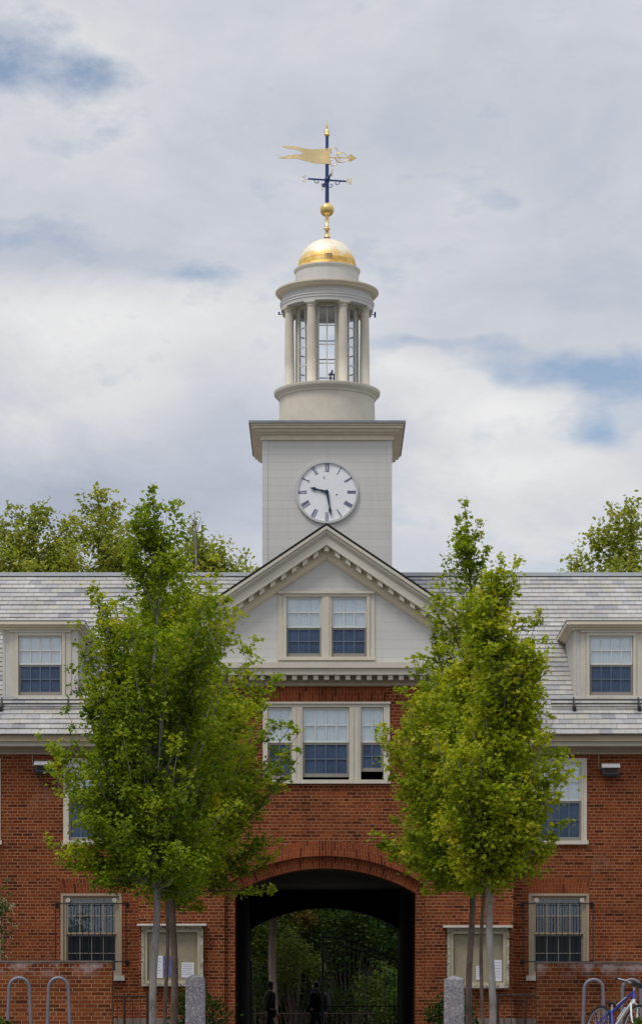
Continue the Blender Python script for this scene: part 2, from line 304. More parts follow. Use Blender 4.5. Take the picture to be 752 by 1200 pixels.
# ------------------------------------------------------------------ mesh builder
class MB:
    def __init__(s):
        s.v = []; s.f = []; s.uv = []; s.sm = []
    def face(s, pts, uv=None, smooth=False):
        i = len(s.v); s.v += [tuple(p) for p in pts]
        s.f.append(tuple(range(i, i + len(pts)))); s.uv.append(uv); s.sm.append(smooth); return s
    def grid(s, rows, closed=False, smooth=True, uvs=None):
        """rows of points -> shared-vertex quads"""
        base = len(s.v); n = len(rows[0])
        for r in rows: s.v += [tuple(p) for p in r]
        for j in range(len(rows) - 1):
            for i in range(n if closed else n - 1):
                i2 = (i + 1) % n
                s.f.append((base + j * n + i, base + j * n + i2, base + (j + 1) * n + i2, base + (j + 1) * n + i))
                if uvs: s.uv.append([uvs(j, i), uvs(j, i + 1), uvs(j + 1, i + 1), uvs(j + 1, i)])
                else: s.uv.append(None)
                s.sm.append(smooth)
        return s
    def box(s, x0, x1, y0, y1, z0, z1):
        x0, x1 = min(x0, x1), max(x0, x1); y0, y1 = min(y0, y1), max(y0, y1); z0, z1 = min(z0, z1), max(z0, z1)
        p = [(x0, y0, z0), (x1, y0, z0), (x1, y1, z0), (x0, y1, z0), (x0, y0, z1), (x1, y0, z1), (x1, y1, z1), (x0, y1, z1)]
        for q in ((0, 1, 5, 4), (1, 2, 6, 5), (2, 3, 7, 6), (3, 0, 4, 7), (4, 5, 6, 7), (3, 2, 1, 0)): s.face([p[k] for k in q])
        return s
    def prism(s, poly, y0, y1):
        """polygon in XZ (counter-clockwise seen from -Y) pushed from y0 (front) to y1"""
        n = len(poly)
        s.face([(x, y0, z) for x, z in poly]); s.face([(x, y1, z) for x, z in reversed(poly)])
        for i in range(n):
            a, b = poly[i], poly[(i + 1) % n]
            s.face([(a[0], y0, a[1]), (a[0], y1, a[1]), (b[0], y1, b[1]), (b[0], y0, b[1])])
        return s
    def prism_x(s, poly, x0, x1):
        """polygon in YZ pushed along X"""
        n = len(poly)
        s.face([(x0, y, z) for y, z in poly]); s.face([(x1, y, z) for y, z in reversed(poly)])
        for i in range(n):
            a, b = poly[i], poly[(i + 1) % n]
            s.face([(x0, a[0], a[1]), (x1, a[0], a[1]), (x1, b[0], b[1]), (x0, b[0], b[1])])
        return s
    def tube(s, pts, r, n=8, cap=True):
        pts = [Vector(p) for p in pts]
        rs = r if isinstance(r, (list, tuple)) else [r] * len(pts)
        rows = []; prev = None
        for i, p in enumerate(pts):
            t = (pts[min(i + 1, len(pts) - 1)] - pts[max(i - 1, 0)])
            if t.length < 1e-9: t = Vector((0, 0, 1))
            t.normalize()
            if prev is None:
                a = Vector((0, 0, 1)) if abs(t.z) < 0.9 else Vector((1, 0, 0))
                u = t.cross(a).normalized()
            else:
                u = (prev - t * prev.dot(t)).normalized()
            prev = u; w = t.cross(u)
            rows.append([p + (u * math.cos(2 * PI * k / n) + w * math.sin(2 * PI * k / n)) * rs[i] for k in range(n)])
        s.grid(rows, closed=True)
        if cap:
            s.face(list(reversed(rows[0]))); s.face(rows[-1])
        return s
    def lathe(s, prof, cx, cy, n=64, a0=0.0, a1=2 * PI, sharp=True):
        """profile [(r,z)...]; each profile segment has its own vertices so edges stay crisp"""
        full = abs(a1 - a0 - 2 * PI) < 1e-6
        for (r0, z0), (r1, z1) in zip(prof[:-1], prof[1:]):
            rows = []
            for r, z in ((r0, z0), (r1, z1)):
                rows.append([(cx + r * math.sin(a0 + (a1 - a0) * k / n), cy - r * math.cos(a0 + (a1 - a0) * k / n), z) for k in range(n if full else n + 1)])
            R = max(r0, r1)
            s.grid(rows, closed=full, uvs=lambda j, i, R=R, z0=z0, z1=z1: (i / n * (a1 - a0) * R, z0 if j == 0 else z1))
        return s
    def smooth_lathe(s, prof, cx, cy, n=48, arc0=0.0):
        rows = []; arc = [arc0]
        for i in range(1, len(prof)): arc.append(arc[-1] + math.dist(prof[i], prof[i - 1]))
        for r, z in prof:
            rows.append([(cx + r * math.sin(2 * PI * k / n), cy - r * math.cos(2 * PI * k / n), z) for k in range(n)])
        R = max(p[0] for p in prof)
        s.grid(rows, closed=True, uvs=lambda j, i: (i / n * 2 * PI * R, arc[j])); return s
    def build(s, name, m, parent=None, origin=None):
        me = bpy.data.meshes.new(name)
        o0 = Vector((0, 0, 0))
        if origin is not None: o0 = Vector(origin)
        elif parent is not None:
            r = parent
            while r is not None: o0 = o0 + r.location; r = r.parent
        me.from_pydata([(x - o0.x, y - o0.y, z - o0.z) for x, y, z in s.v], [], s.f)
        ul = me.uv_layers.new(name='UVMap'); uvd = ul.data
        for p, uv in zip(me.polygons, s.uv):
            nrm = p.normal
            for k, li in enumerate(p.loop_indices):
                if uv is not None: uvd[li].uv = uv[k]
                else:
                    x, y, z = s.v[me.loops[li].vertex_index]
                    ax = max(range(3), key=lambda q: abs(nrm[q]))
                    uvd[li].uv = (x, z) if ax == 1 else ((y, z) if ax == 0 else (x, y))
        me.polygons.foreach_set('use_smooth', s.sm)
        me.materials.append(MATS[m] if isinstance(m, str) else m)
        ob = bpy.data.objects.new(name, me); COL.objects.link(ob)
        if parent is not None: ob.parent = parent
        elif origin is not None: ob.location = o0
        return ob

def tag(o, label, cat, group=None):
    o['label'] = label; o['category'] = cat; o['kind'] = 'thing'
    if group: o['group'] = group
    return o
def thing(name, label, cat, loc, group=None, rot=(0, 0, 0)):
    o = bpy.data.objects.new(name, None); COL.objects.link(o)
    o.location = loc; o.rotation_euler = rot; o.empty_display_size = 0.3
    return tag(o, label, cat, group)

def panel(mb, Y, x0, x1, zb, zt, holes=(), xs=(), depth=0.0, reveal=None):
    """front sheet of a wall in plane Y with rectangular holes and free top / bottom curves; reveals go to 'reveal'"""
    fb = zb if callable(zb) else (lambda x: zb); ft = zt if callable(zt) else (lambda x: zt)
    br = sorted({x0, x1, *[x for x in xs if x0 < x < x1], *[h[0] for h in holes], *[h[1] for h in holes]})
    e = 1e-5
    for a, b in zip(br[:-1], br[1:]):
        m = (a + b) / 2
        hs = sorted([(h[2], h[3]) for h in holes if h[0] < m < h[1]])
        lo = (fb(a + e), fb(b - e))
        for h in hs:
            mb.face([(a, Y, lo[0]), (b, Y, lo[1]), (b, Y, h[0]), (a, Y, h[0])]); lo = (h[1], h[1])
        mb.face([(a, Y, lo[0]), (b, Y, lo[1]), (b, Y, ft(b - e)), (a, Y, ft(a + e))])
    if depth:
        r = reveal or mb
        for (a, b, c, d) in holes:
            r.face([(a, Y, c), (a, Y, d), (a, Y + depth, d), (a, Y + depth, c)])
            r.face([(b, Y, d), (b, Y, c), (b, Y + depth, c), (b, Y + depth, d)])
            r.face([(a, Y, d), (b, Y, d), (b, Y + depth, d), (a, Y + depth, d)])
            r.face([(b, Y, c), (a, Y, c), (a, Y + depth, c), (b, Y + depth, c)])

def frame_rect(mb, x0, x1, z0, z1, w, y0, y1, wt=None, wb=None):
    """picture-frame of four boards butted end to end"""
    wt = w if wt is None else wt; wb = w if wb is None else wb
    mb.box(x0, x0 + w, y0, y1, z0, z1); mb.box(x1 - w, x1, y0, y1, z0, z1)
    mb.box(x0 + w, x1 - w, y0, y1, z1 - wt, z1); mb.box(x0 + w, x1 - w, y0, y1, z0, z0 + wb)

# ------------------------------------------------------------------ ground
g = MB()
ys = [-400, -60, 0, 14, 18, 22, 26, 30, 33, 36, 38, 40, 60, 100, 500]
def gz(y):
    t = min(1, max(0, (y - 14) / 24.0)); t = t * t * (3 - 2 * t)
    return -1.55 * (1 - t)
g.grid([[(x, y, gz(y)) for x in (-500, -60, -20, 0, 20, 60, 500)] for y in ys], smooth=True)
gr = g.build('ground', 'ground'); gr['kind'] = 'structure'

# ------------------------------------------------------------------ the brick hall
F, W = 57.0, 57.6                       # pavilion front, wing front
BL = (0.1, F, 0.0)
hall = thing('brick_hall', 'long red brick college hall with slate roof, central pediment and arched gateway', 'building', BL)
PX0, PX1 = XP(163, F), XP(601, F)       # pavilion edges
XC = XP(382, F)
Z_PAV = ZP(803, F)

# arch geometry
def seg_arch(xl, xr, zs, zc):
    h = (xr - xl) / 2; s = zc - zs; R = (h * h + s * s) / (2 * s); xm = (xl + xr) / 2; zc0 = zc - R
    def f(x):
        d = R * R - (x - xm) ** 2
        return zc0 + math.sqrt(max(0, d))
    a = math.asin(h / R)
    return f, xm, zc0, R, a
ring_l, ring_r = XP(263, F), XP(498, F)
in_l, in_r = XP(275, F), XP(487, F)
f_ext, xm, zce, R_ext, a_ext = seg_arch(XP(262, F), XP(500, F), ZP(1021, F), ZP(985, F))
f_mid, _, zcm, R_mid, a_mid = seg_arch(ring_l, ring_r, ZP(1037, F), ZP(1003, F))
f_in, _, zci, R_in, a_in = seg_arch(in_l, in_r, ZP(1046, F), ZP(1017, F))
wx0, wx1, wz0, wz1 = XP(309, F), XP(456, F), ZP(918, F), ZP(824, F)

pw = MB()
def pav_bottom(x): return f_mid(x) if ring_l < x < ring_r else 0.0
axs = [ring_l + (ring_r - ring_l) * i / 32 for i in range(33)]
panel(pw, F, PX0, PX1, pav_bottom, Z_PAV, holes=[(wx0, wx1, wz0, wz1)], xs=axs, depth=0.16)
# soffit of the outer order + recessed inner order wall
for a, b in zip(axs[:-1], axs[1:]):
    pw.face([(a, F, f_mid(a)), (b, F, f_mid(b)), (b, F + 0.12, f_mid(b)), (a, F + 0.12, f_mid(a))])
zs_m = f_mid(ring_l)
pw.face([(ring_l, F, 0), (ring_l, F, zs_m), (ring_l, F + 0.12, zs_m), (ring_l, F + 0.12, 0)])
pw.face([(ring_r, F, 0), (ring_r, F + 0.12, 0), (ring_r, F + 0.12, zs_m), (ring_r, F, zs_m)])
ax2 = sorted({ring_l - 0.05, ring_r + 0.05, *[in_l + (in_r - in_l) * i / 32 for i in range(33)]})
panel(pw, F + 0.12, ring_l - 0.05, ring_r + 0.05, lambda x: f_in(x) if in_l < x < in_r else 0.0, zs_m + 1.2, xs=ax2)
# sides of the pavilion above and beside the wings
for x, sgn in ((PX0, -1), (PX1, 1)):
    pw.face([(x, F, 0), (x, 60.5, 0), (x, 60.5, ZP(776, F)), (x, F, ZP(776, F))])
pw.build('pavilion_wall', 'brick', hall)

# arch rings: voussoirs laid radially, 4 mm proud
def ring(f0, zc0, R0, f1, zc1, R1, xl, xr, y, name):
    m = MB(); n = 40
    for i in range(n):
        def P(t):
            x = xl + (xr - xl) * t
            ang = (x - xm)
            xo = xm + (x - xm) * (R1 / R0) ** 1.0
            return (x, f0(x)), (xo, f1(min(max(xo, xm - R1), xm + R1)))
        (a0, a1), (b0, b1) = P(i / n), P((i + 1) / n)
        s0, s1 = (xl + (xr - xl) * i / n), (xl + (xr - xl) * (i + 1) / n)
        h = 0.0
        m.face([(a0[0], y, a0[1]), (b0[0], y, b0[1]), (b1[0], y, b1[1]), (a1[0], y, a1[1])],
               uv=[(0.002, s0 * 1.04), (0.002, s1 * 1.04), (math.dist(b0, b1), s1 * 1.04), (math.dist(a0, a1), s0 * 1.04)])
        m.face([(a0[0], y + 0.06, a0[1]), (a0[0], y, a0[1]), (b0[0], y, b0[1]), (b0[0], y + 0.06, b0[1])])
        m.face([(a1[0], y, a1[1]), (a1[0], y + 0.06, a1[1]), (b1[0], y + 0.06, b1[1]), (b1[0], y, b1[1])])
    return m.build(name, 'brick_arch', hall)
ring(f_mid, zcm, R_mid, f_ext, zce, R_ext, ring_l + 0.004, ring_r - 0.004, F - 0.005, 'outer_arch')
ring(f_in, zci, R_in, lambda x: f_mid(x) - 0.006, zcm, R_mid, in_l, in_r, F + 0.115, 'inner_arch')
so = MB()
ain = [in_l + (in_r - in_l) * i / 32 for i in range(33)]
for a, b in zip(ain[:-1], ain[1:]):
    so.face([(a, F + 0.12, f_in(a)), (b, F + 0.12, f_in(b)), (b, F + 0.55, f_in(b)), (a, F + 0.55, f_in(a))])
zs_i = f_in(in_l)
so.face([(in_l, F + 0.12, 0), (in_l, F + 0.12, zs_i), (in_l, F + 0.55, zs_i), (in_l, F + 0.55, 0)])
so.face([(in_r, F + 0.12, 0), (in_r, F + 0.55, 0), (in_r, F + 0.55, zs_i), (in_r, F + 0.12, zs_i)])
so.build('arch_soffit', 'brick_arch', hall)

# vaulted way through the hall
YB = 69.4
zc_ = ZP(1043, YB)
pi_ = MB()
panel(pi_, F + 0.55, in_l - 0.05, in_r + 0.05, lambda x: f_in(x) if in_l < x < in_r else 0.0, zc_ + 0.3, xs=ain)
pi_.face([(in_l, F + 0.55, 0), (in_l, F + 0.55, zc_), (in_l, YB, zc_), (in_l, YB, 0)])
pi_.face([(in_r, F + 0.55, 0), (in_r, YB, 0), (in_r, YB, zc_), (in_r, F + 0.55, zc_)])
pi_.build('passage_wall', 'brick_in_shade', hall)
MB().face([(in_l, F + 0.55, zc_), (in_r, F + 0.55, zc_), (in_r, YB, zc_), (in_l, YB, zc_)]).build('passage_ceiling', 'ceiling_grey', hall)
bl, br_ = XP(294, YB), XP(467, YB)
f_b = seg_arch(bl, br_, ZP(1088, YB), ZP(1064, YB))[0]
bw = MB(); bxs = [bl + (br_ - bl) * i / 24 for i in range(25)]
for yy in (YB, YB + 0.5):
    panel(bw, yy, -14 if yy > YB else in_l, 14.2 if yy > YB else in_r, lambda x: f_b(x) if bl < x < br_ else 0.0, 6.8 if yy > YB else zc_, xs=bxs)
for a, b in zip(bxs[:-1], bxs[1:]):
    bw.face([(a, YB, f_b(a)), (b, YB, f_b(b)), (b, YB + 0.5, f_b(b)), (a, YB + 0.5, f_b(a))])
bw.face([(bl, YB, 0), (bl, YB, f_b(bl)), (bl, YB + .5, f_b(bl)), (bl, YB + .5, 0)])
bw.face([(br_, YB, 0), (br_, YB + .5, 0), (br_, YB + .5, f_b(br_)), (br_, YB, f_b(br_))])
bw.build('rear_wall', 'brick_in_shade', hall)

# windows -----------------------------------------------------------------
def sash(parent, x0, x1, z0, z1, y, cols, rows, m, name, stile=0.035, mun=0.018, top=None, bot=None):
    mb = MB()
    frame_rect(mb, x0, x1, z0, z1, stile, y, y + 0.04, wt=top, wb=bot)
    tb = stile if bot is None else bot; tt = stile if top is None else top
    ix0, ix1, iz0, iz1 = x0 + stile, x1 - stile, z0 + tb, z1 - tt
    zs = [iz0 + (iz1 - iz0) * j / rows for j in range(1, rows)]
    for i in range(1, cols):
        x = ix0 + (ix1 - ix0) * i / cols
        zz = [iz0] + sum([[q - mun / 2, q + mun / 2] for q in zs], []) + [iz1]
        for k in range(0, len(zz), 2): mb.box(x - mun / 2, x + mun / 2, y + 0.006, y + 0.034, zz[k], zz[k + 1])
    for q in zs: mb.box(ix0, ix1, y + 0.004, y + 0.036, q - mun / 2, q + mun / 2)
    mb.build(name, m, parent)
    return ix0, ix1, iz0, iz1

def sheet(parent, x0, x1, z0, z1, y, m, name):
    return MB().face([(x0, y, z0), (x1, y, z0), (x1, y, z1), (x0, y, z1)]).build(name, m, parent)

def light_unit(parent, x0, x1, z0, zm, z1, y, cols, rows, upper='blind', lower='screen', gap=0.0, stile=0.035, upm='sash_white'):
    """a double-hung light: white upper sash over a drawn blind, screened lower sash"""
    a = sash(parent, x0, x1, zm - 0.02, z1, y, cols, rows, upm, 'upper_sash', stile)
    sheet(parent, a[0], a[1], a[2], a[3], y + 0.022, 'glass', 'upper_pane')
    sheet(parent, x0, x1, zm - 0.02, z1, y + 0.045, upper, 'blind')
    if lower == 'screen':
        b = sash(parent, x0, x1, z0 + gap, zm - 0.024, y + 0.012, cols, rows, 'sash_grey', 'lower_sash', stile * 1.1, 0.02, bot=0.075)
        mb = MB()
        for i in range(1, cols):
            x = b[0] + (b[1] - b[0]) * i / cols; mb.box(x - .011, x + .011, y + .013, y + .017, b[2], b[3])
        for j in range(1, rows):
            z = b[2] + (b[3] - b[2]) * j / rows; mb.box(b[0], b[1], y + .012, y + .0155, z - .011, z + .011)
        mb.build('muntin', 'muntin_screened', parent)
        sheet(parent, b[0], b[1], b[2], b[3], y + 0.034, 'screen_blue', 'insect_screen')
    else:
        b = sash(parent, x0, x1, z0 + gap, zm - 0.024, y + 0.045, cols, rows, lower, 'lower_sash', stile, 0.014)
        sheet(parent, b[0], b[1], b[2], b[3], y + 0.07, 'pane_dark', 'lower_pane')
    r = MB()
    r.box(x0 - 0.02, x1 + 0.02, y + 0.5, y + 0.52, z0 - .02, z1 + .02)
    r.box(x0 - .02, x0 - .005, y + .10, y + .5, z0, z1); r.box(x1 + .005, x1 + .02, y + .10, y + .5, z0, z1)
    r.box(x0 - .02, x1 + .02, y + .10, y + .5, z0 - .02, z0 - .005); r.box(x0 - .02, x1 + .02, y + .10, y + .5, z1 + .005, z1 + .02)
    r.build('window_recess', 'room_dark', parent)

# tripartite window over the arch
Yw = F + 0.02
fm = MB()
def X(p): return XP(p, F)
def Z(p): return ZP(p, F)
yA, yB = F - 0.03, F + 0.12
lights = [(314, 341.5), (355, 408.5), (423, 448.5)]
fm.box(X(308), X(313.6), yA, yB, Z(914), Z(829)); fm.box(X(449), X(456.5), yA, yB, Z(914), Z(829))
fm.box(X(341.8), X(354.6), yA, yB, Z(914), Z(829)); fm.box(X(408.9), X(422.6), yA, yB, Z(914), Z(829))
for a in (345.5, 350.5, 412.5, 418.5): fm.box(X(a), X(a + 1.6), yA - 0.02, yA, Z(913), Z(830))
fm.box(X(308), X(456.5), yA, yB, Z(829), Z(825)); fm.box(X(307), X(457.5), yA - 0.04, yA + 0.08, Z(825), Z(822.8))
win = fm.build('triple_window', 'trim_light', hall)
MB().box(X(307), X(457.5), F - 0.07, F + 0.12, Z(918.5), Z(914)).build('sill', 'trim_light', win)
for k, (a, b) in enumerate(lights):
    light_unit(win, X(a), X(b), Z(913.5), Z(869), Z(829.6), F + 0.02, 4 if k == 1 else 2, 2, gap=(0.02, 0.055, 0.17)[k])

# wing walls with their windows
ZT = ZP(883, W)
def Xw(p): return XP(p, W)
def Zw(p): return ZP(p, W)
up_win = [(-66, 1), (74.5, 140), (622, 687)]           # frame left / right in the photo
lo_win = [(-71, 1), (71.5, 143), (619, 689.5)]
wl, wr = MB(), MB()
hl = [(Xw(a), Xw(b), Zw(988 if a > 300 else 990), Zw(888.5)) for a, b in up_win] + [(Xw(a), Xw(b), Zw(1146), Zw(1047)) for a, b in lo_win]
panel(wl, W, -14.0, PX0 + 0.05, 0.0, ZT, [h for h in hl if h[1] < 0], depth=0.14)
panel(wr, W, PX1 - 0.05, 14.2, 0.0, ZT, [h for h in hl if h[0] > 0], depth=0.14)
wl.face([(-14, W, 0), (-14, W, 6.4), (-14, YB, 6.4), (-14, YB, 0)]); wr.face([(14.2, W, 0), (14.2, YB, 0), (14.2, YB, 6.4), (14.2, W, 6.4)])
wl.build('wing_wall', 'brick', hall); wr.build('wing_wall', 'brick', hall)

def flat_arch(x0, x1, z0, z1, y, spread, n=None):
    m = MB(); n = n or max(8, int((x1 - x0) / 0.07))
    c = (x0 + x1) / 2
    T = lambda t: (x0 + (x1 - x0) * t, x0 - spread + (x1 - x0 + 2 * spread) * t)
    for i in range(n):
        (a0, a1), (b0, b1) = T(i / n), T((i + 1) / n)
        m.face([(a0, y, z0), (b0, y, z0), (b1, y, z1), (a1, y, z1)], uv=[(0.005, a0), (0.005, b0), (z1 - z0 + 0.005, b0), (z1 - z0 + 0.005, a0)])
    m.face([(x0, y, z0), (x0, y + .03, z0), (x1, y + .03, z0), (x1, y, z0)])
    return m.build('flat_arch', 'brick_arch', hall)
flat_arch(X(318), X(452), Z(822.6), Z(805), F - 0.004, 0.03)

for (a, b) in up_win:
    x0, x1 = Xw(a), Xw(b); z0, z1 = Zw(988), Zw(888.5)
    m = MB(); fw = 0.115
    m.box(x0, x0 + fw, W - 0.015, W + 0.12, z0 + 0.05, z1); m.box(x1 - fw, x1, W - 0.015, W + 0.12, z0 + .05, z1)
    m.box(x0 + fw, x1 - fw, W - 0.015, W + 0.12, z1 - 0.09, z1); m.box(x0 + fw - .03, x0 + fw, W - .03, W - .015, z0 + .05, z1 - .09); m.box(x1 - fw, x1 - fw + .03, W - .03, W - .015, z0 + .05, z1 - .09)
    w_ = m.build('window', 'trim_light', hall)
    MB().box(x0 - .03, x1 + .03, W - 0.06, W + 0.12, z0 - .03, z0 + .05).build('sill', 'trim_light', w_)
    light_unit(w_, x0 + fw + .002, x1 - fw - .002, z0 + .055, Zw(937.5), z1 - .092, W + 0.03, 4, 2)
for k, (a, b) in enumerate(lo_win):
    x0, x1 = Xw(a), Xw(b); z0, z1 = Zw(1146), Zw(1047)
    m = MB(); fw = 0.085
    frame_rect(m, x0, x1, z0 + .05, z1, fw * .6, W - 0.01, W + 0.12, wt=0.05, wb=.04)
    frame_rect(m, x0 + fw * .6, x1 - fw * .6, z0 + .09, z1 - .05, fw * .75, W + .03, W + .12, wt=.03, wb=.03)
    w_ = m.build('window', 'trim_taupe', hall)
    MB().box(x0 - .06, x1 + .06, W - 0.07, W + 0.1, z0 - .06, z0 + .048).build('sill', 'sill_stone', w_)
    i0, i1 = x0 + fw * 1.36, x1 - fw * 1.36
    light_unit(w_, i0, i1, z0 + .125, Zw(1093.5), z1 - .083, W + .05, 4, 2, upper='curtain' if k < 2 else 'room_dark', lower='sash_grey', upm='trim_taupe')  # right window: near-black sheet standing for its unlit room, in place of a blind
    if k == 2: sheet(w_, i0, i1, Zw(1074), z1 - .083, W + .0925, 'curtain', 'curtain')
    flat_arch(x0 + .02, x1 - .02, z1 + 0.004, z1 + 0.30, W - 0.004, 0.07)

# stone base course
for a, b, y in ((-14, PX0, W), (PX0 - .04, ring_l - 0.2, F), (ring_r + .2, PX1 + .04, F), (PX1, 14.2, W)):
    MB().box(a, b, y - 0.05, y + 0.02, 0, 0.62).build('base_course', 'stone', hall)

# wing cornices and roof
EY, EZ = 57.18, ZP(860, 57.18)
S = 0.68
RY = 63.75; RZ = EZ + S * (RY - EY)
def cornice_run(x0, x1):
    p = MB()
    z = lambda q, y: ZP(q, y)
    p.box(x0, x1, EY + .015, EY + .16, z(868.5, EY), z(861.2, EY))
    p.build('gutter', 'trim_taupe', hall)
    q = MB(); q.box(x0, x1, EY + .09, W + 0.02, z(874, EY + .09), z(868.9, EY + .09)); q.build('cornice', 'trim_light', hall)
    q = MB(); q.box(x0, x1, W - .05, W + .02, ZP(883.8, W - .05), ZP(874.6, W - .05)); q.box(x0, x1, W - .075, W - .05, ZP(884.4, W), ZP(882, W)); q.build('frieze', 'trim_taupe', hall)
cornice_run(-14.2, PX0); cornice_run(PX1, 14.4)

def slates(x0, x1, ya, za, yb, zb, e=0.225, seed=1):
    """stepped courses of slate, each lapping the one below"""
    rnd = random.Random(seed); m = MB(); L = math.dist((ya, za), (yb, zb)); n = int(L / e)
    dy, dz = (yb - ya) / L, (zb - za) / L; ny, nz = -dz, dy
    if nz < 0: ny, nz = -ny, -nz
    for i in range(n + 1):
        s0, s1 = i * e, min(L, (i + 1) * e + .02)
        if s0 >= L: break
        x = x0
        while x < x1:
            w = rnd.uniform(1.2, 3.4); xe = min(x1, x + w); lift = 0.026 + rnd.uniform(-.006, .007); j = rnd.uniform(-.008, .008)
            a = s0 - 0.006 + j
            A = (ya + dy * a + ny * lift, za + dz * a + nz * lift); B = (ya + dy * s1 + ny * .003, za + dz * s1 + nz * .003)
            A0 = (ya + dy * a - ny * .002, za + dz * a - nz * .002)
            pts = [(x, *A), (xe, *A), (xe, *B), (x, *B)]
            if yb < ya: pts = pts[::-1]
            uvq = [(x, s0 + .003), (xe, s0 + .003), (xe, s1 - .017), (x, s1 - .017)]
            m.face(pts, uv=uvq[::-1] if yb < ya else uvq)
            m.face([(x, *A0), (xe, *A0), (xe, *A), (x, *A)], uv=[(x, s0 + .012), (xe, s0 + .012), (xe, s0 + .016), (x, s0 + .016)])
            x = xe
    return m
sl = slates(-14.3, 14.5, EY - .03, EZ - .01, RY, RZ)
sl.face([(-14.3, RY, RZ), (14.5, RY, RZ), (14.5, 70.4, 6.5), (-14.3, 70.4, 6.5)])
for x in (-14.25, 14.45): sl.face([(x, EY, EZ - .05), (x, RY, RZ - .03), (x, 70.4, 6.45)])
roof = sl.build('roof', 'slate', hall)
rc = MB(); rc.prism_x([(RY - .16, RZ - .06), (RY - .02, RZ + .05), (RY + .02, RZ + .05), (RY + .16, RZ - .06)], -14.3, 14.5); rc.build('ridge_cap', 'lead', roof)

# pediment ----------------------------------------------------------------
AY = F - 0.38
ZA = ZP(614, AY); SL = 0.672
HW = 230 * AY / FPX
xc = XP(382.5, AY)
def chev(m, d0, d1, y0, y1, half):
    zt = lambda x: ZA - d0 - SL * abs(x - xc); zb = lambda x: ZA - d1 - SL * abs(x - xc)
    a, b = xc - half, xc + half
    m.prism([(a, zb(a)), (xc, zb(xc)), (xc, zt(xc)), (a, zt(a))], y0, y1)
    m.prism([(xc, zb(xc)), (b, zb(b)), (b, zt(b)), (xc, zt(xc))], y0, y1)
rk = MB()
chev(rk, 0.03, 0.10, AY, F, HW); chev(rk, 0.10, 0.17, AY + .04, F, HW - .03); chev(rk, 0.17, 0.215, AY + .075, F, HW - .05)
rkp = rk.build('raking_cornice', 'trim_light', hall)
r2 = MB(); chev(r2, 0.215, 0.41, AY + .10, F, HW - .07); r2.build('corona', 'trim_light', rkp)
r3 = MB(); chev(r3, 0.41, 0.64, F - .06, F + .01, HW - .3); chev(r3, 0.64, 0.675, F - .03, F + .01, HW - .32); r3.build('bed_moulding', 'trim', rkp)
for s_ in (-1, 1):
    for k in range(0 if s_ > 0 else 1, 18):
        r4 = MB(); x = xc + s_ * k * 0.223; z = ZA - 0.412 - SL * abs(x - xc)
        if k == 0: r4.prism([(x - .05, z - .12), (x + .05, z - .12), (x + .05, z - .034), (x, z), (x - .05, z - .034)], AY + .14, F - .06)
        else:
            d = 0.05 * SL * s_
            r4.prism([(x - .05, z + d - .10), (x + .05, z - d - .10), (x + .05, z - d), (x - .05, z + d)], AY + .14, F - .06)
        r4.build('dentil', 'trim_light', rkp)
# horizontal cornice
hc = MB(); a, b = xc - HW, xc + HW
def zf(q): return ZP(q, F - .3)
hc.box(a + .02, b - .02, AY + .02, F, zf(783), zf(776.5)); hc.box(a + .06, b - .06, AY + .07, F, zf(790.5), zf(783))
hp = hc.build('pediment_cornice', 'trim_light', hall)
hb = MB(); hb.box(PX0 - .03, PX1 + .03, F - .07, F, zf(802.5), zf(790.6)); hb.box(PX0 - .05, PX1 + .05, F - .10, F - .07, zf(801.8), zf(799)); hb.build('bed_moulding', 'trim_taupe', hp)
for k in range(-18, 19):
    x = xc + k * 0.2215
    MB().box(x - .05, x + .05, AY + .12, F - .07, zf(796), zf(790.7)).build('dentil', 'trim_light', hp)
# tympanum
tw = [(X(335), X(376.8), Z(770), Z(700)), (X(388), X(430), Z(770), Z(700))]
ty = MB(); half = HW - .1
panel(ty, F + .005, xc - half, xc + half, Z(779), lambda x: max(ZA - .3 - SL * abs(x - xc), Z(779) + .001), tw, xs=[xc], depth=.1)
ty.build('tympanum', 'siding_bay', hall)
pm = MB()
pm.box(X(326), X(332), F - .02, F + .005, Z(771), Z(696)); pm.box(X(433), X(439), F - .02, F + .005, Z(771), Z(696))
pm.box(X(332.1), X(335.6), F - .045, F + .03, Z(770), Z(699.6)); pm.box(X(429.4), X(432.9), F - .045, F + .03, Z(770), Z(699.6))
pm.box(X(376.2), X(388.4), F - .03, F + .03, Z(770), Z(699.6)); pm.box(X(379), X(385.6), F - .05, F - .03, Z(770), Z(699.6))
pm.box(X(332.1), X(432.9), F - .045, F + .03, Z(699.4), Z(696)); pm.box(X(326), X(439), F - .08, F + .004, Z(696), Z(693.2))
gw = pm.build('gable_window', 'trim_light', hall)
MB().box(X(325.5), X(439.5), F - .09, F + .02, Z(774), Z(770.2)).build('sill', 'trim_light', gw)
for a, b in ((336, 376), (388.7, 429)):
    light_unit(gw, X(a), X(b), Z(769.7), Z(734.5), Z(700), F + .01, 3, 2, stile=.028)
# gable roof running back to the ridge
gs = MB()
for s_ in (-1, 1):
    e0 = xc + s_ * (HW + .03)
    p = [(xc, AY - .012, ZA), (e0, AY - .012, ZA - SL * (HW + .03)), (e0, 63.6, ZA - SL * (HW + .03)), (xc, 63.6, ZA)]
    q = [(x, y, z + .022) for x, y, z in p]
    for A in (p, q): gs.face(A if s_ < 0 else A[::-1])
    for i in range(4): gs.face([p[i], p[(i + 1) % 4], q[(i + 1) % 4], q[i]])
gs.build('gable_roof', 'black_edge', hall)

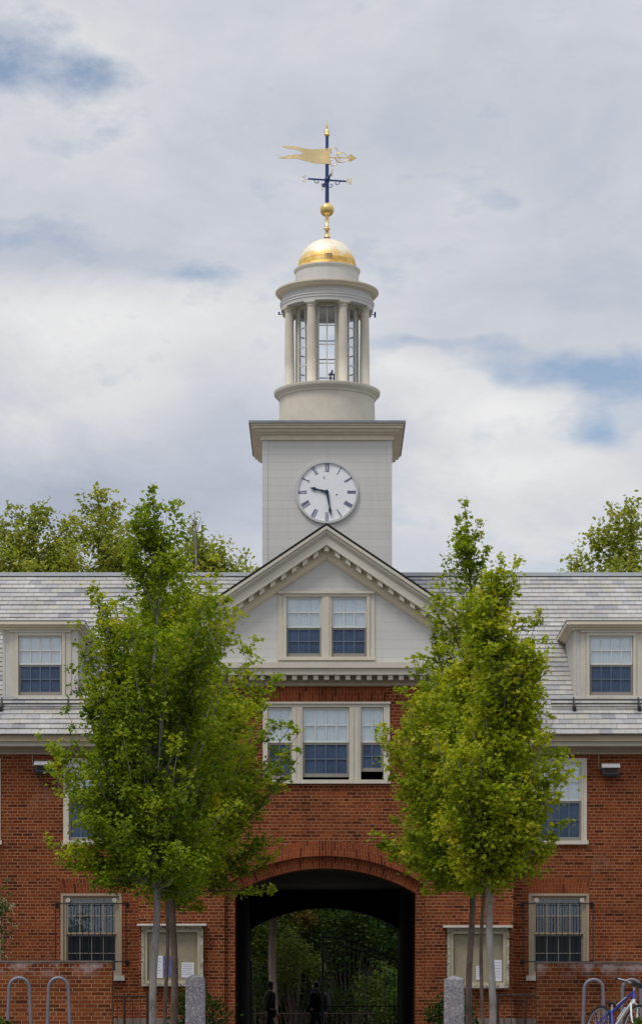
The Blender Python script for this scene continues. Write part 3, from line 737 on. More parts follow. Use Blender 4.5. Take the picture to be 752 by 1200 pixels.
# dormers -----------------------------------------------------------------
DY = 58.6
def roof_z(y): return EZ + S * (y - EY)
def dormer(pxc):
    x_ = lambda p: XP(p, DY); z_ = lambda p: ZP(p, DY)
    a, b = x_(pxc - 44), x_(pxc + 44); zt = z_(738)
    m = MB()
    zb0 = z_(818)
    wx = (x_(pxc - 25.3), x_(pxc + 25.3), z_(815), z_(745))
    panel(m, DY, a, b, zb0 - .15, zt, [wx], depth=.09)
    yb = EY + (zt - EZ) / S
    for x in (a, b):
        m.face([(x, DY, zb0 - .2), (x, DY, zt), (x, yb + .3, zt), (x, yb + .3, zt - .2)])
    d = m.build('dormer', 'siding_bay', hall)
    c = MB()
    ov = [(47, 738.5, 735.6, .07), (50, 735.6, 733.2, .13), (53, 733.2, 729.2, .20)]
    for w_, q0, q1, pr in ov:
        c.box(x_(pxc - w_), x_(pxc + w_), DY - pr, yb + .6, z_(q0) , z_(q1))
    c.build('dormer_cornice', 'trim', d)
    MB().box(x_(pxc - 53.5), x_(pxc + 53.5), DY - .21, yb + .7, z_(729.15), z_(728.2)).build('dormer_roof', 'lead', d)
    f = MB()
    for s_ in (-1, 1):
        x0, x1 = sorted((x_(pxc + s_ * 36), x_(pxc + s_ * 29.5))); f.box(x0, x1, DY - .025, DY + .002, z_(816), z_(741.5))
        x0, x1 = sorted((x_(pxc + s_ * 29.3), x_(pxc + s_ * 25.5))); f.box(x0, x1, DY - .05, DY + .04, z_(816), z_(741.5))
        x0, x1 = sorted((x_(pxc + s_ * 44), x_(pxc + s_ * 41))); f.box(x0, x1, DY - .012, DY + .002, z_(817), z_(739))
    f.box(x_(pxc - 25.3), x_(pxc + 25.3), DY - .05, DY + .04, z_(745.2), z_(741.5))
    f.box(x_(pxc - 36), x_(pxc + 36), DY - .07, DY - .002, z_(741.4), z_(739.2))
    f.build('window_frame', 'trim_light', d)
    MB().box(x_(pxc - 31), x_(pxc + 31), DY - .07, DY + .04, z_(818), z_(815.2)).build('sill', 'trim_light', d)
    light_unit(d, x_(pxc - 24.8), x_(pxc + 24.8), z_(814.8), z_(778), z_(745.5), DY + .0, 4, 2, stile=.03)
dormer(47.5); dormer(715.5)

# snow rails
def snow_rail(px0, px1, brackets, label):
    y0 = 58.08
    t = thing('snow_rail', label, 'snow rail', (XP((px0 + px1) / 2, y0), y0, roof_z(y0) + .02), 'snow rails above the eaves')
    for k in range(3):
        y = y0 + .075 * k - .06; z = roof_z(y) + .10 + .03 * k
        MB().tube([(XP(px0, y0), y, z), (XP(px1, y0), y, z)], .012, 6).build('rail', 'iron', t)
    for p in brackets:
        x = XP(p, y0); m = MB()
        m.box(x - .035, x + .035, y0 - .14, y0 + .16, roof_z(y0) - .03, roof_z(y0) + .05)
        m.prism_x([(y0 - .12, roof_z(y0 - .12) + .02), (y0 + .14, roof_z(y0 + .14) + .02), (y0 + .10, roof_z(y0 + .14) + .19), (y0 - .09, roof_z(y0 - .09) + .13)], x - .018, x + .018)
        m.build('bracket', 'iron', t)
snow_rail(-90, 112, (-70, 2, 80), 'black three-bar snow rail on slates beneath the left dormer')
snow_rail(645, 830, (672, 748, 815), 'black three-bar snow rail on slates beneath the right dormer')

# wall lamps
def wall_lamp(px, py, label):
    y = W
    t = thing('wall_lamp', label, 'wall lamp', (XP(px, y), y, ZP(py + 8, y)), 'wall lamps under the eaves')
    a, b = XP(px - 10.5, y), XP(px + 10.5, y); zt, zb, zm = ZP(py - 8, y), ZP(py + 7.5, y), ZP(py - 2, y)
    MB().prism_x([(y, zm), (y, zt), (y - .16, zt - .01), (y - .26, zm + .03), (y - .26, zm)], a, b).build('hood', 'lamp_grey', t)
    MB().prism_x([(y, zb), (y, zm - .003), (y - .235, zm - .003), (y - .21, zb + .04), (y - .17, zb)], a + .015, b - .015).build('housing', 'lamp_dark', t)
    MB().prism_x([(y - .21, zb + .055), (y - .212, zb + .055), (y - .238, zm - .02), (y - .236, zm - .02)], a + .06, b - .06).build('lens', 'glass', t)
    MB().box(a + .06, b - .06, y - .222, y - .218, zb + .1, zm - .05).build('reflector', 'lamp_grey', t)
    MB().tube([(a - .05, y - .02, ZP(884, y)), (a - .05, y - .02, zm), (a, y - .03, zm)], .012, 6).build('conduit', 'trim_taupe', t)
wall_lamp(52, 900, 'grey wall lamp on brick at the left end, near the left dormer')
wall_lamp(714, 903, 'grey wall lamp on brick at the right end, beyond the right upstairs window')

# window guards (iron)
def window_guard(k, label):
    a, b = lo_win[k]; y1, y0 = W - .01, W - .30
    xa, xb = XP(a - 6, y0), XP(b + 5, y0); zt, zb = ZP(1059, y0), ZP(1127, y0)
    t = thing('window_guard', label, 'window guard', ((xa + xb) / 2, y1, zb - .4), 'iron guards over the ground-floor windows')
    m = MB()
    for z in (zt, zb):
        m.tube([(xa, y1, z), (xa, y0, z), (xb, y0, z), (xb, y1, z)], .013, 6)
    for z in (zt, zb):
        for x in (xa, xb): m.box(x - .035, x + .035, y1 - .012, y1 + .005, z - .05, z + .05)
    m.tube([(xa, y0, zt), (xa, y0, zb - .25)], .011, 6); m.tube([(xb, y0, zt), (xb, y0, zb - .25)], .011, 6)
    m.build('frame', 'iron', t)
    n = 8; x0, x1 = XP(a + 12, y0), XP(b - 11, y0)
    for i in range(n):
        x = x0 + (x1 - x0) * i / (n - 1)
        MB().tube([(x, y0, zt), (x, y0, zb)], .0095, 6).build('bar', 'iron', t)
    for x in (XP(a + 9, W), XP(b - 8.5, W)):
        d = MB(); d.prism([(x + .05 * math.cos(q * PI / 6), ZP(1055, W) + .05 * math.sin(q * PI / 6)) for q in range(12)], W - .045, W - .02); d.build('boss', 'sill_stone', t)
window_guard(0, 'black iron window guard cut off by the left edge of the view')
window_guard(1, 'black iron window guard left of the arch, behind the left low wall')
window_guard(2, 'black iron window guard right of the arch, behind the right low wall')

# ------------------------------------------------------------------ clock tower
TY, TD = 60.3, 2.83
tx0, tx1 = XP(308, TY), XP(458.5, TY); tcx, tcy = (tx0 + tx1) / 2, TY + (tx1 - tx0) / 2
tower = thing('clock_tower', 'pale boarded clock tower with round columned belfry and gilded dome above the pediment', 'tower', (tcx, tcy, 8.0))
m = MB(); zt = ZP(508, TY)
m.box(tx0, tx1, TY, TY + tx1 - tx0, 8.0, zt); m.build('shaft', 'siding', tower)
m = MB()
for s_, w_ in ((0, 0),):
    m.box(tx0 - .012, tx0 + .11, TY - .012, TY + .1, 8.2, zt - .05); m.box(tx1 - .11, tx1 + .012, TY - .012, TY + .1, 8.2, zt - .05)
m.build('corner_board', 'siding', tower)
m = MB()
zq = lambda q: ZP(q, TY - .3)
hw = (tx1 - tx0) / 2
for ex, q0, q1 in ((.05, 512.5, 506.5), (.10, 506.5, 504.8), (.17, 503.8, 500.5), (.235, 500.5, 497.5), (.27, 497.5, 495.5)):
    m.box(tcx - hw - ex, tcx + hw + ex, tcy - hw - ex, tcy + hw + ex, zq(q0), zq(q1))
m.box(tcx - hw - .14, tcx + hw + .14, tcy - hw - .14, tcy + hw + .14, zq(504.8), zq(503.8))
m.build('cornice', 'trim', tower)
m = MB(); e = .305
m.box(tcx - hw - e, tcx + hw + e, tcy - hw - e, tcy + hw + e, zq(495.4), zq(492.6)); m.build('cornice_flashing', 'lead', tower)
zc0 = zq(492.6)
CYT = tcy; bx = tcx                                     # belfry axis
def zb_(q): return ZP(q, CYT)                            # heights read at the outline (axis depth)
m = MB(); m.lathe([(1.09, zc0 - .05), (1.075, zb_(470)), (1.10, zb_(469.5)), (1.115, zb_(467.5))], bx, CYT, 72); m.build('drum', 'drum_paint', tower)
z_rim = zb_(460.5)
m = MB(); m.lathe([(1.115, zb_(467.5)), (1.15, zb_(466)), (1.19, zb_(464)), (1.20, zb_(462)), (1.20, z_rim), (0.5, z_rim + .02)], bx, CYT, 72); m.build('drum_rim', 'trim_light', tower)
z_arc = zb_(365.2); RC = 0.915
for k in range(8):
    an = PI / 8 + k * PI / 4; x, y = bx + RC * math.sin(an), CYT - RC * math.cos(an); c = MB()
    h = z_arc - z_rim
    c.smooth_lathe([(.128, z_rim), (.128, z_rim + .03), (.122, z_rim + .045), (.108, z_rim + .05), (.106, z_rim + h * .35), (.094, z_rim + h - .14), (.094, z_rim + h - .12),
                    (.105, z_rim + h - .115), (.105, z_rim + h - .10), (.095, z_rim + h - .095), (.098, z_rim + h - .07), (.118, z_rim + h - .045), (.12, z_rim + h - .04)], x, y, 24)
    ca, sa = math.cos(an), math.sin(an); r_ = .125
    q = [(x + ca * u - sa * v, y + sa * u + ca * v) for u, v in ((-r_, -r_), (r_, -r_), (r_, r_), (-r_, r_))]
    z0, z1 = z_rim + h - .04, z_arc
    c.face([(a, b, z0) for a, b in q[::-1]]); c.face([(a, b, z1) for a, b in q])
    for i in range(4):
        (a, b), (a2, b2) = q[i], q[(i + 1) % 4]; c.face([(a, b, z0), (a2, b2, z0), (a2, b2, z1), (a, b, z1)])
    c.build('column', 'drum_paint', tower)
# entablature
m = MB(); m.lathe([(.78, z_arc), (1.035, z_arc), (1.035, zb_(361.5)), (1.05, zb_(361)), (1.05, zb_(358.5)), (1.065, zb_(358)), (1.065, zb_(356.8)), (1.01, zb_(356)), (1.01, zb_(349.5))], bx, CYT, 72)
m.build('entablature', 'siding', tower)
m = MB(); m.lathe([(1.01, zb_(349.5)), (1.06, zb_(348.6)), (1.10, zb_(348)), (1.12, zb_(346.6)), (1.15, zb_(345.5)), (1.165, zb_(344.5)), (1.165, zb_(343)), (.6, zb_(341))], bx, CYT, 72); m.build('belfry_cornice', 'trim', tower)
m = MB(); m.lathe([(.715, zb_(343)), (.715, zb_(321)), (.735, zb_(320.5)), (.75, zb_(319)), (.75, zb_(317.6)), (.6, zb_(316.6))], bx, CYT, 64); m.build('attic', 'siding', tower)
m = MB(); m.lathe([(.0, z_arc - .012), (.80, z_arc - .012)], bx, CYT, 48); m.build('belfry_ceiling', 'trim', tower)
zd = zb_(317.2)
prof = [(.672, zd), (.672, zd + .03), (.66, zd + .035)]
for i in range(1, 19):
    a = i / 19 * PI / 2 * .94; prof.append((.66 * math.cos(a) , zd + .035 + .66 * math.sin(a)))
prof += [(.055, zd + .715), (.045, zd + .75), (.04, zd + .78)]
m = MB(); m.smooth_lathe(prof, bx, CYT, 64); m.build('dome', 'gold_dome', tower)
# small raised letters / plate on the front of the dome
m = MB()
for k, (u, w_) in enumerate(((-.035, .02), (.02, .05), (.085, .05))):
    z0 = zd + .10; z1 = zd + .20; r0 = .662 * math.cos(math.asin(.10 / .66)) + .001
    for z in ([z0, z0 + .045, z1] if k else [z0]):
        x = bx + u; m.box(x - w_ / 2, x + w_ / 2, CYT - r0 - .002, CYT - r0 + .05, z, z + .016)
    m.box(bx + u - w_ / 2, bx + u - w_ / 2 + .012, CYT - r0 - .003, CYT - r0 + .06, z0, z1 + .016)
m.build('dome_lettering', 'rim_tan', tower)
# lantern room: eight glazed bays behind the columns
RL = .70; h0, h1 = z_rim + .02, z_arc - .015
for k in range(8):
    an = k * PI / 4; hw_ = .205; fw = RL * math.tan(PI / 8)
    U = Vector((math.cos(an), math.sin(an), 0)); N = Vector((math.sin(an), -math.cos(an), 0)); C = Vector((bx, CYT, 0)) + N * RL
    def bar(m, u0, u1, z0, z1, d0=-.05, d1=0.0):
        p = [C + U * u + N * d + Vector((0, 0, z)) for u, d, z in ((u0, d1, z0), (u1, d1, z0), (u1, d0, z0), (u0, d0, z0), (u0, d1, z1), (u1, d1, z1), (u1, d0, z1), (u0, d0, z1))]
        for q in ((0, 1, 5, 4), (1, 2, 6, 5), (2, 3, 7, 6), (3, 0, 4, 7), (4, 5, 6, 7), (3, 2, 1, 0)): m.face([p[i] for i in q])
    m = MB()
    bar(m, -fw, -hw_, h0, h1, -.045, .005); bar(m, hw_, fw, h0, h1, -.045, .005)
    bar(m, -hw_, hw_, h0, h0 + .06); bar(m, -hw_, hw_, h1 - .05, h1)
    w_ = m.build('lantern_window', 'trim_light', tower)
    m = MB(); zz0, zz1 = h0 + .06, h1 - .05
    for u in (-hw_, hw_ - .03): bar(m, u, u + .03, zz0, zz1, -.035, .012)
    for i in range(1, 4): z = zz0 + (zz1 - zz0) * i / 4; bar(m, -hw_ + .03, hw_ - .03, z - .012, z + .012, -.03, -.008)
    bar(m, -.011, .011, zz0, zz1, -.032, -.006)
    m.build('glazing_bars', 'sash_white', w_)
    m = MB(); p = [C + U * u + N * -.02 + Vector((0, 0, z)) for u, z in ((-hw_ + .02, zz0), (hw_ - .02, zz0), (hw_ - .02, zz1), (-hw_ + .02, zz1))]
    m.face(p); m.build('pane', 'glass_lantern', w_)
# bell mechanism post seen through the lantern
m = MB(); m.box(bx + .06, bx + .10, CYT - .02, CYT + .02, z_rim, z_rim + .46); m.box(bx + .14, bx + .17, CYT - .02, CYT + .02, z_rim, z_rim + .42); m.box(bx + .03, bx + .2, CYT - .03, CYT + .03, z_rim + .40, z_rim + .43); m.tube([(bx + .115, CYT, z_rim + .42), (bx + .115, CYT, z_rim + .52)], .02, 8)
m.build('hatch_rail', 'hand_teal', tower)

# flood lamps clipped under the belfry cornice
for s_, lab in ((1, 'small dark flood lamp clipped to the right side of the belfry'), (-1, 'small dark flood lamp clipped to the left side of the belfry')):
    x = bx + s_ * 1.05; z = zb_(370)
    t = thing('flood_lamp', lab, 'flood lamp', (x, CYT - .1, z), 'flood lamps on the belfry')
    MB().tube([(x - s_ * .06, CYT - .1, z), (x + s_ * .02, CYT - .1, z), (x + s_ * .02, CYT - .1, z + .05)], .012, 6).build('bracket', 'lamp_grey', t)
    m = MB(); m.box(x - .02 + s_ * .03, x + .02 + s_ * .03, CYT - .14, CYT - .06, z - .06 if s_ > 0 else z, z + .05); m.build('lamp_head', 'blue_paint', t)

# ------------------------------------------------------------------ clock
ck = Vector((XP(383, TY), TY, ZP(577, TY)))
PXM = TY / FPX
clock = thing('tower_clock', 'round white clock with blue Roman numerals on the tower front, just above the pediment', 'clock', tuple(ck))
def disc(m, r, y0, y1, n=64, r_in=None):
    pts = [(math.cos(2 * PI * k / n), math.sin(2 * PI * k / n)) for k in range(n)]
    if r_in is None:
        m.prism([(ck.x + r * c, ck.z + r * s) for c, s in pts], y0, y1)
    else:
        for i in range(n):
            (c0, s0), (c1, s1) = pts[i], pts[(i + 1) % n]
            P = lambda rr, c, s, y: (ck.x + rr * c, y, ck.z + rr * s)
            m.face([P(r_in, c0, s0, y0), P(r, c0, s0, y0), P(r, c1, s1, y0), P(r_in, c1, s1, y0)][::-1])
            m.face([P(r, c0, s0, y0), P(r, c0, s0, y1), P(r, c1, s1, y1), P(r, c1, s1, y0)])
            m.face([P(r_in, c0, s0, y0), P(r_in, c1, s1, y0), P(r_in, c1, s1, y1), P(r_in, c0, s0, y1)])
m = MB(); disc(m, 36.6 * PXM, TY - .06, TY + .01, r_in=34 * PXM); disc(m, 37.6 * PXM, TY - .03, TY + .01, r_in=36.5 * PXM); m.build('bezel', 'bezel', clock)
m = MB(); disc(m, 34.2 * PXM, TY - .025, TY); m.build('dial', 'dial_white', clock)
strokes = {1: 'I', 2: 'II', 3: 'III', 4: 'IIII', 5: 'V', 6: 'VI', 7: 'VII', 8: 'VIII', 9: 'IX', 10: 'X', 11: 'XI', 12: 'XII'}
WID = {'I': 1.25, 'V': 2.9, 'X': 2.9}
yn = TY - .029
def stroke(m, p0, p1, w, place):
    (a, b), (c, d) = p0, p1
    pts = [(a - w / 2, b), (a + w / 2, b), (c + w / 2, d), (c - w / 2, d)]
    m.face([place(*p) for p in pts]); 
for h_, s in strokes.items():
    an = h_ * PI / 6; tot = sum(WID[c] for c in s) ; x = -tot / 2
    H = 4.6; RN = 28.6
    def place(u, v, an=an):
        rr = (RN + v) * PXM; uu = u * PXM
        return (ck.x + rr * math.sin(an) + uu * math.cos(an), yn, ck.z + rr * math.cos(an) - uu * math.sin(an))
    m = MB()
    for c in s:
        w = WID[c]; mid = x + w / 2
        if c == 'I': stroke(m, (mid, -H), (mid, H), .78, place)
        elif c == 'V': stroke(m, (mid - .95, H), (mid + .05, -H), .8, place); stroke(m, (mid + 1.0, H), (mid + .1, -H), .38, place)
        else: stroke(m, (mid - 1.0, H), (mid + 1.0, -H), .8, place); stroke(m, (mid + 1.0, H), (mid - 1.0, -H), .38, place)
        x += w
    for v in (-H, H):
        stroke(m, (-tot / 2 + .1, v), (-tot / 2 + .1, v), .1, place)
        m.face([place(-tot / 2 + .1, v - .18), place(tot / 2 - .1, v - .18), place(tot / 2 - .1, v + .18), place(-tot / 2 + .1, v + .18)])
    m.build('numeral', 'numeral_blue', clock)
def hand(deg, L, name, y, prof):
    a = math.radians(deg); m = MB()
    d = (math.sin(a), math.cos(a)); n = (math.cos(a), -math.sin(a))
    P = lambda t, w: (ck.x + (d[0] * t + n[0] * w) * PXM, ck.z + (d[1] * t + n[1] * w) * PXM)
    poly = [P(t * L, -w) for t, w in prof] + [P(t * L, w) for t, w in reversed(prof)]
    poly = poly[::-1]
    m.prism(poly, y - .01, y); m.build(name, 'hand_teal', clock)
hand(284, 20.5, 'hour_hand', TY - .045, [(-.1, .6), (0, 1.5), (.3, 1.3), (.5, .9), (.62, 1.1), (.75, 2.2), (.85, 1.1), (1, .15)])
hand(170.5, 28, 'minute_hand', TY - .06, [(-.1, .6), (0, 1.5), (.25, 1.25), (.6, .8), (.68, .9), (.8, 1.9), (.88, 1.0), (1, .15)])
m = MB(); m.prism([(ck.x + .036 * math.cos(k * PI / 8), ck.z + .036 * math.sin(k * PI / 8)) for k in range(16)], TY - .085, TY - .03); m.build('hub', 'hand_teal', clock)
m = MB()
m.prism([(ck.x + 11.2 * PXM + .02 * math.cos(k * PI / 4), ck.z - 2.8 * PXM + .012 * math.sin(k * PI / 4)) for k in range(8)], TY - .034, TY - .025)
m.prism([(ck.x - 3.2 * PXM + .013 * math.cos(k * PI / 4), ck.z + 17 * PXM + .02 * math.sin(k * PI / 4)) for k in range(8)], TY - .034, TY - .025)
m.build('dial_mark', 'hand_teal', clock)  # two small dark marks on the dial

# ------------------------------------------------------------------ weather vane
zv0 = zd + .77
vane = thing('weather_vane', 'gilded swallow-tailed pennant weather vane on blue pole atop the golden dome', 'weather vane', (bx, CYT, zv0))
vx = XP(383.8, CYT)
def zv(q): return ZP(q, CYT)
def xv(p): return XP(p, CYT)
m = MB(); m.smooth_lathe([(.075, zv0 - .02), (.05, zv0 + .02), (.035, zv(269.5)), (.07, zv(269)), (.07, zv(267.6)), (.035, zv(267)), (.042, zv(256)), (.05, zv(252))], bx, CYT, 24); m.build('stem', 'gold', vane)
rb = 8.2 * CYT / FPX; zb2 = zv(245.8)
m = MB(); m.smooth_lathe([(max(.002, rb * math.sin(PI * i / 24)), zb2 - rb * math.cos(PI * i / 24)) for i in range(25)], bx, CYT, 40); m.build('ball', 'gold', vane)
m = MB(); m.tube([(bx, CYT, zv(238)), (bx, CYT, zv(215)), (bx, CYT, zv(192.5))], [.047, .043, .04], 12); m.tube([(bx, CYT, zv(173.5)), (bx, CYT, zv(159))], .036, 12); m.build('pole', 'blue_paint', vane)
m = MB(); m.smooth_lathe([(.036, zv(160)), (.06, zv(159)), (.062, zv(157.5)), (.045, zv(156.5)), (.05, zv(154)), (.03, zv(152)), (.018, zv(151)), (.028, zv(150)), (.012, zv(147)), (.002, zv(141.5))], bx, CYT, 16); m.build('finial', 'gold', vane)
pen = [(386, 174.2), (375, 174.5), (364, 174.9), (354, 173.6), (345, 172.0), (337, 171.2), (330.5, 171.2), (336, 174.6), (345, 175.6), (352, 177.2), (356, 179.3), (350, 181.2), (343, 181.6), (335, 183), (325, 184.3),
       (331, 186), (340, 186.4), (349, 186.2), (358, 188.8), (367, 190.6), (376, 191.6), (386, 191.9)]
m = MB()
poly = [(xv(a), zv(b)) for a, b in pen]
# curved sheet: split into a triangulated ribbon so the cloth can ripple
top = [(386, 174.2), (375, 174.5), (364, 174.9), (356, 174.0)]; bot = [(386, 191.9), (376, 191.6), (367, 190.6), (356, 188.4)]
def rip(px): return CYT + .03 * math.sin((386 - px) / 60 * PI * 2.2)
def ribbon(tp, bt):
    for (a, b), (c, d) in zip(zip(tp, bt), zip(tp[1:], bt[1:])):
        for dy in (-.008, .008):
            q = [(xv(a[0]), rip(a[0]) + dy, zv(a[1])), (xv(b[0]), rip(b[0]) + dy, zv(b[1])), (xv(d[0]), rip(d[0]) + dy, zv(d[1])), (xv(c[0]), rip(c[0]) + dy, zv(c[1]))]
            m.face(q, smooth=False)
        for p, q_ in ((a, c), (b, d)):
            m.face([(xv(p[0]), rip(p[0]) - .008, zv(p[1])), (xv(q_[0]), rip(q_[0]) - .008, zv(q_[1])), (xv(q_[0]), rip(q_[0]) + .008, zv(q_[1])), (xv(p[0]), rip(p[0]) + .008, zv(p[1]))])
ribbon(top, bot)
ribbon([(356, 174.0), (350, 172.8), (344, 171.9), (337, 171.2), (330.5, 171.0)], [(356, 180.2), (350, 176.9), (344, 175.4), (337, 174.4), (330.5, 171.4)])
ribbon([(356, 180.2), (350, 181.2), (343, 181.8), (335, 183.0), (325, 184.2)], [(356, 188.4), (349, 186.6), (341, 186.4), (333, 186.0), (325, 184.7)])
m.build('pennant', 'gold_pale', vane)
m = MB(); m.box(xv(383.4), xv(386.6), CYT - .03, CYT + .03, zv(192.6), zv(173.4)); m.build('sleeve', 'gold_pale', vane)
m = MB()
def arc(cx_, cy_, r, a0, a1, n=14, squash=1.0):
    return [(xv(cx_ + r * math.cos(math.radians(a0 + (a1 - a0) * i / n))), CYT, zv(cy_ - squash * r * math.sin(math.radians(a0 + (a1 - a0) * i / n)))) for i in range(n + 1)]
tr = .0095
m.tube(arc(391.5, 177, 4.2, -70, 230), tr, 5); m.tube(arc(390.5, 190.5, 3.8, 90, 380), tr, 5)
m.tube([(xv(386), CYT, zv(184.8)), (xv(409), CYT, zv(184.8))], .012, 6)
m.tube([(xv(392), CYT, zv(184.8)), (xv(396), CYT, zv(179)), (xv(401), CYT, zv(178.2)), (xv(405), CYT, zv(181)), (xv(408), CYT, zv(184.5))], tr, 5)
m.tube([(xv(392), CYT, zv(184.8)), (xv(396), CYT, zv(190)), (xv(401), CYT, zv(190.6)), (xv(405), CYT, zv(188)), (xv(408), CYT, zv(185))], tr, 5)
m.tube(arc(397.8, 181.6, 1.9, 0, 330, 10), tr * .8, 5); m.tube(arc(397.8, 187.6, 1.9, 0, -330, 10), tr * .8, 5)
m.build('scrollwork', 'gold', vane)
m = MB(); m.prism([(xv(408), zv(188.2)), (xv(410.5), zv(189.4)), (xv(417.5), zv(185.4)), (xv(411), zv(181)), (xv(408.5), zv(182)), (xv(410), zv(184.8))], CYT - .012, CYT + .012); m.build('arrow_head', 'gold', vane)
za = zv(211)
tilt = math.radians(12)
for k in range(4):
    an = tilt + k * PI / 2; dx, dy = math.cos(an), math.sin(an); L = .44
    e = Vector((bx + dx * L, CYT + dy * L, za))
    m = MB(); m.tube([(bx, CYT, za), e], .021, 8)
    sc_ = [Vector((bx + dx * t, CYT + dy * t, za + h)) for t, h in ((.30, -.02), (.27, -.075), (.21, -.085), (.19, -.05), (.215, -.035))]
    m.tube(sc_, .010, 5); m.tube([Vector((bx + dx * t, CYT + dy * t, za + h)) for t, h in ((.04, -.16), (.10, -.155), (.13, -.11), (.10, -.085), (.075, -.10))], .010, 5)
    m.build('compass_arm', 'blue_paint', vane)
    L2 = Vector((dx, dy, 0)); Bq = e + L2 * .03
    letter = {0: [((0, -1), (0, 1)), ((0, 1), (.9, -1)), ((.9, -1), (.9, 1))], 1: [((0, -1), (0, 1)), ((0, 1), (.8, 1)), ((0, 0), (.7, 0)), ((0, -1), (.8, -1))],
              2: [((.9, .75), (.45, 1)), ((.45, 1), (0, .6)), ((0, .6), (.9, -.5)), ((.9, -.5), (.45, -1)), ((.45, -1), (0, -.75))], 3: [((0, 1), (.25, -1)), ((.25, -1), (.5, .6)), ((.5, .6), (.75, -1)), ((.75, -1), (1, 1))]}[k]
    if k >= 2: Bq = Bq + L2 * .09; L2 = -L2
    m = MB()
    for p, q in letter:
        m.tube([Bq + L2 * (p[0] * .09) + Vector((0, 0, p[1] * .07)), Bq + L2 * (q[0] * .09) + Vector((0, 0, q[1] * .07))], .010, 5)
    m.build('compass_letter', 'gold_pale', vane)
m = MB(); m.smooth_lathe([(.05, za - .05), (.06, za - .03), (.06, za + .03), (.05, za + .05)], bx, CYT, 16); m.build('hub', 'blue_paint', vane)

# ------------------------------------------------------------------ notice boards
def notice_board(px0, px1, pyt, pyb, label, where):
    y1, y0 = F - .002, F - .16
    x_ = lambda p: XP(p, y0); z_ = lambda p: ZP(p, y0)
    t = thing('notice_board', label, 'notice board', ((x_(px0) + x_(px1)) / 2, F, z_(pyb)), 'notice boards beside the arch')
    m = MB(); frame_rect(m, x_(px0), x_(px1), z_(pyb), z_(pyt), .055, y0, y1); m.build('frame', 'worn_cream', t)
    m = MB(); frame_rect(m, x_(px0) + .058, x_(px1) - .058, z_(pyb) + .058, z_(pyt) - .058, .06, y0 + .03, y1 - .005); m.build('inner_frame', 'board_cream', t)
    MB().box(x_(px0) + .12, x_(px1) - .12, y0 + .10, y1 - .01, z_(pyb) + .12, z_(pyt) - .12).build('backboard', 'cork', t)
    MB().prism_x([(y1, z_(pyt) + .004), (y0 - .1, z_(pyt) + .004), (y0 - .1, z_(pyt) + .03), (y1, z_(pyt) + .06)], x_(px0 - 5), x_(px1 + 4)).build('cap', 'sill_stone', t)
def notice(px0, px1, py0, py1, m_, label, lines=6):
    y = F - .068
    x_ = lambda p: XP(p, y); z_ = lambda p: ZP(p, y)
    o = MB().box(x_(px0), x_(px1), y, y + .004, z_(py1), z_(py0)).build('paper_notice', m_, None, origin=((x_(px0) + x_(px1)) / 2, y, z_(py1)))
    tag(o, label, 'notice', 'paper notices pinned to the boards')
    m = MB(); rnd = random.Random(px0)
    for k in range(lines):
        z = z_(py0) - (k + 1) * (z_(py0) - z_(py1)) / (lines + 1.5)
        m.box(x_(px0) + .02, x_(px1) - .02 - rnd.uniform(0, .06), y - .0015, y + .001, z - .006, z + .006)
    m.build('printing', 'ink', o)
notice_board(165.8, 238, 1085.5, 1155.7, 'worn cream notice board left of the arch, behind three slim trunks', 'l')
notice_board(524, 596, 1087.5, 1158, 'speckled cream notice board right of the arch, behind the right trunks', 'r')
notice(184, 191, 1120, 1146, 'paper', 'white notice at the left side of the left board')
notice(191.5, 201, 1120, 1145, 'paper_blue', 'dark blue notice on the left board', 2)
notice(213, 227.5, 1128, 1145.5, 'paper', 'pale notice at the right side of the left board')
notice(557.5, 564.5, 1132, 1148, 'paper', 'small white notice between the trunks on the right board')
notice(578.5, 587.5, 1125, 1150, 'paper', 'tall white notice at the right side of the right board')

# ------------------------------------------------------------------ low brick walls, racks, bollards, railings
LW = 45.7
def low_wall(x0, x1, label, coping_py):
    z = ZP(coping_py + 2.4, LW)
    t = thing('low_brick_wall', label, 'wall', ((x0 + x1) / 2, LW, 0), 'low brick walls before the hall')
    MB().box(x0, x1, LW, LW + .34, -0.3, z).build('brickwork', 'brick_low', t)
    MB().box(x0 - .012, x1 + .012, LW - .015, LW + .355, z + .001, ZP(coping_py, LW)).build('coping', 'coping', t)
low_wall(-12.0, XP(131.5, LW), 'low brick wall with white stained top, left of the path to the arch', 1125.5)
low_wall(XP(629, LW), 12.2, 'low brick wall behind the blue bicycle, right of the path', 1127.0)

def rack(pxl, pxr, pyt, label, y=43.6):
    x0, x1, z = XP(pxl + 2, y), XP(pxr - 2, y), ZP(pyt + 2, y); r = (x1 - x0) / 2; c = (x0 + x1) / 2
    fl = .035
    pts = [(x0 - fl, y, 0)] + [(x0 - fl * (1 - t), y, (z - r) * t) for t in (.35, .7)] + [(c - r * math.cos(a), y, z - r + r * math.sin(a)) for a in [PI * k / 14 for k in range(15)]] + [(x1 + fl * (1 - t), y, (z - r) * t) for t in (.7, .35)] + [(x1 + fl, y, 0)]
    o = MB().tube(pts, .028, 12).build('bike_rack', 'steel', None, origin=(c, y, 0))
    tag(o, label, 'bike rack', 'steel hoop bike racks')
    return o
rack(9, 37, 1144, 'steel hoop bike rack, outermost of the two before the left wall')
rack(55.5, 82.5, 1144, 'steel hoop bike rack before the left wall, nearer the trees')
rack(682, 708, 1146, 'steel hoop bike rack before the right wall, in front of the bicycle wheel')
rack(727, 752, 1146, 'steel hoop bike rack behind the bicycle handlebar')

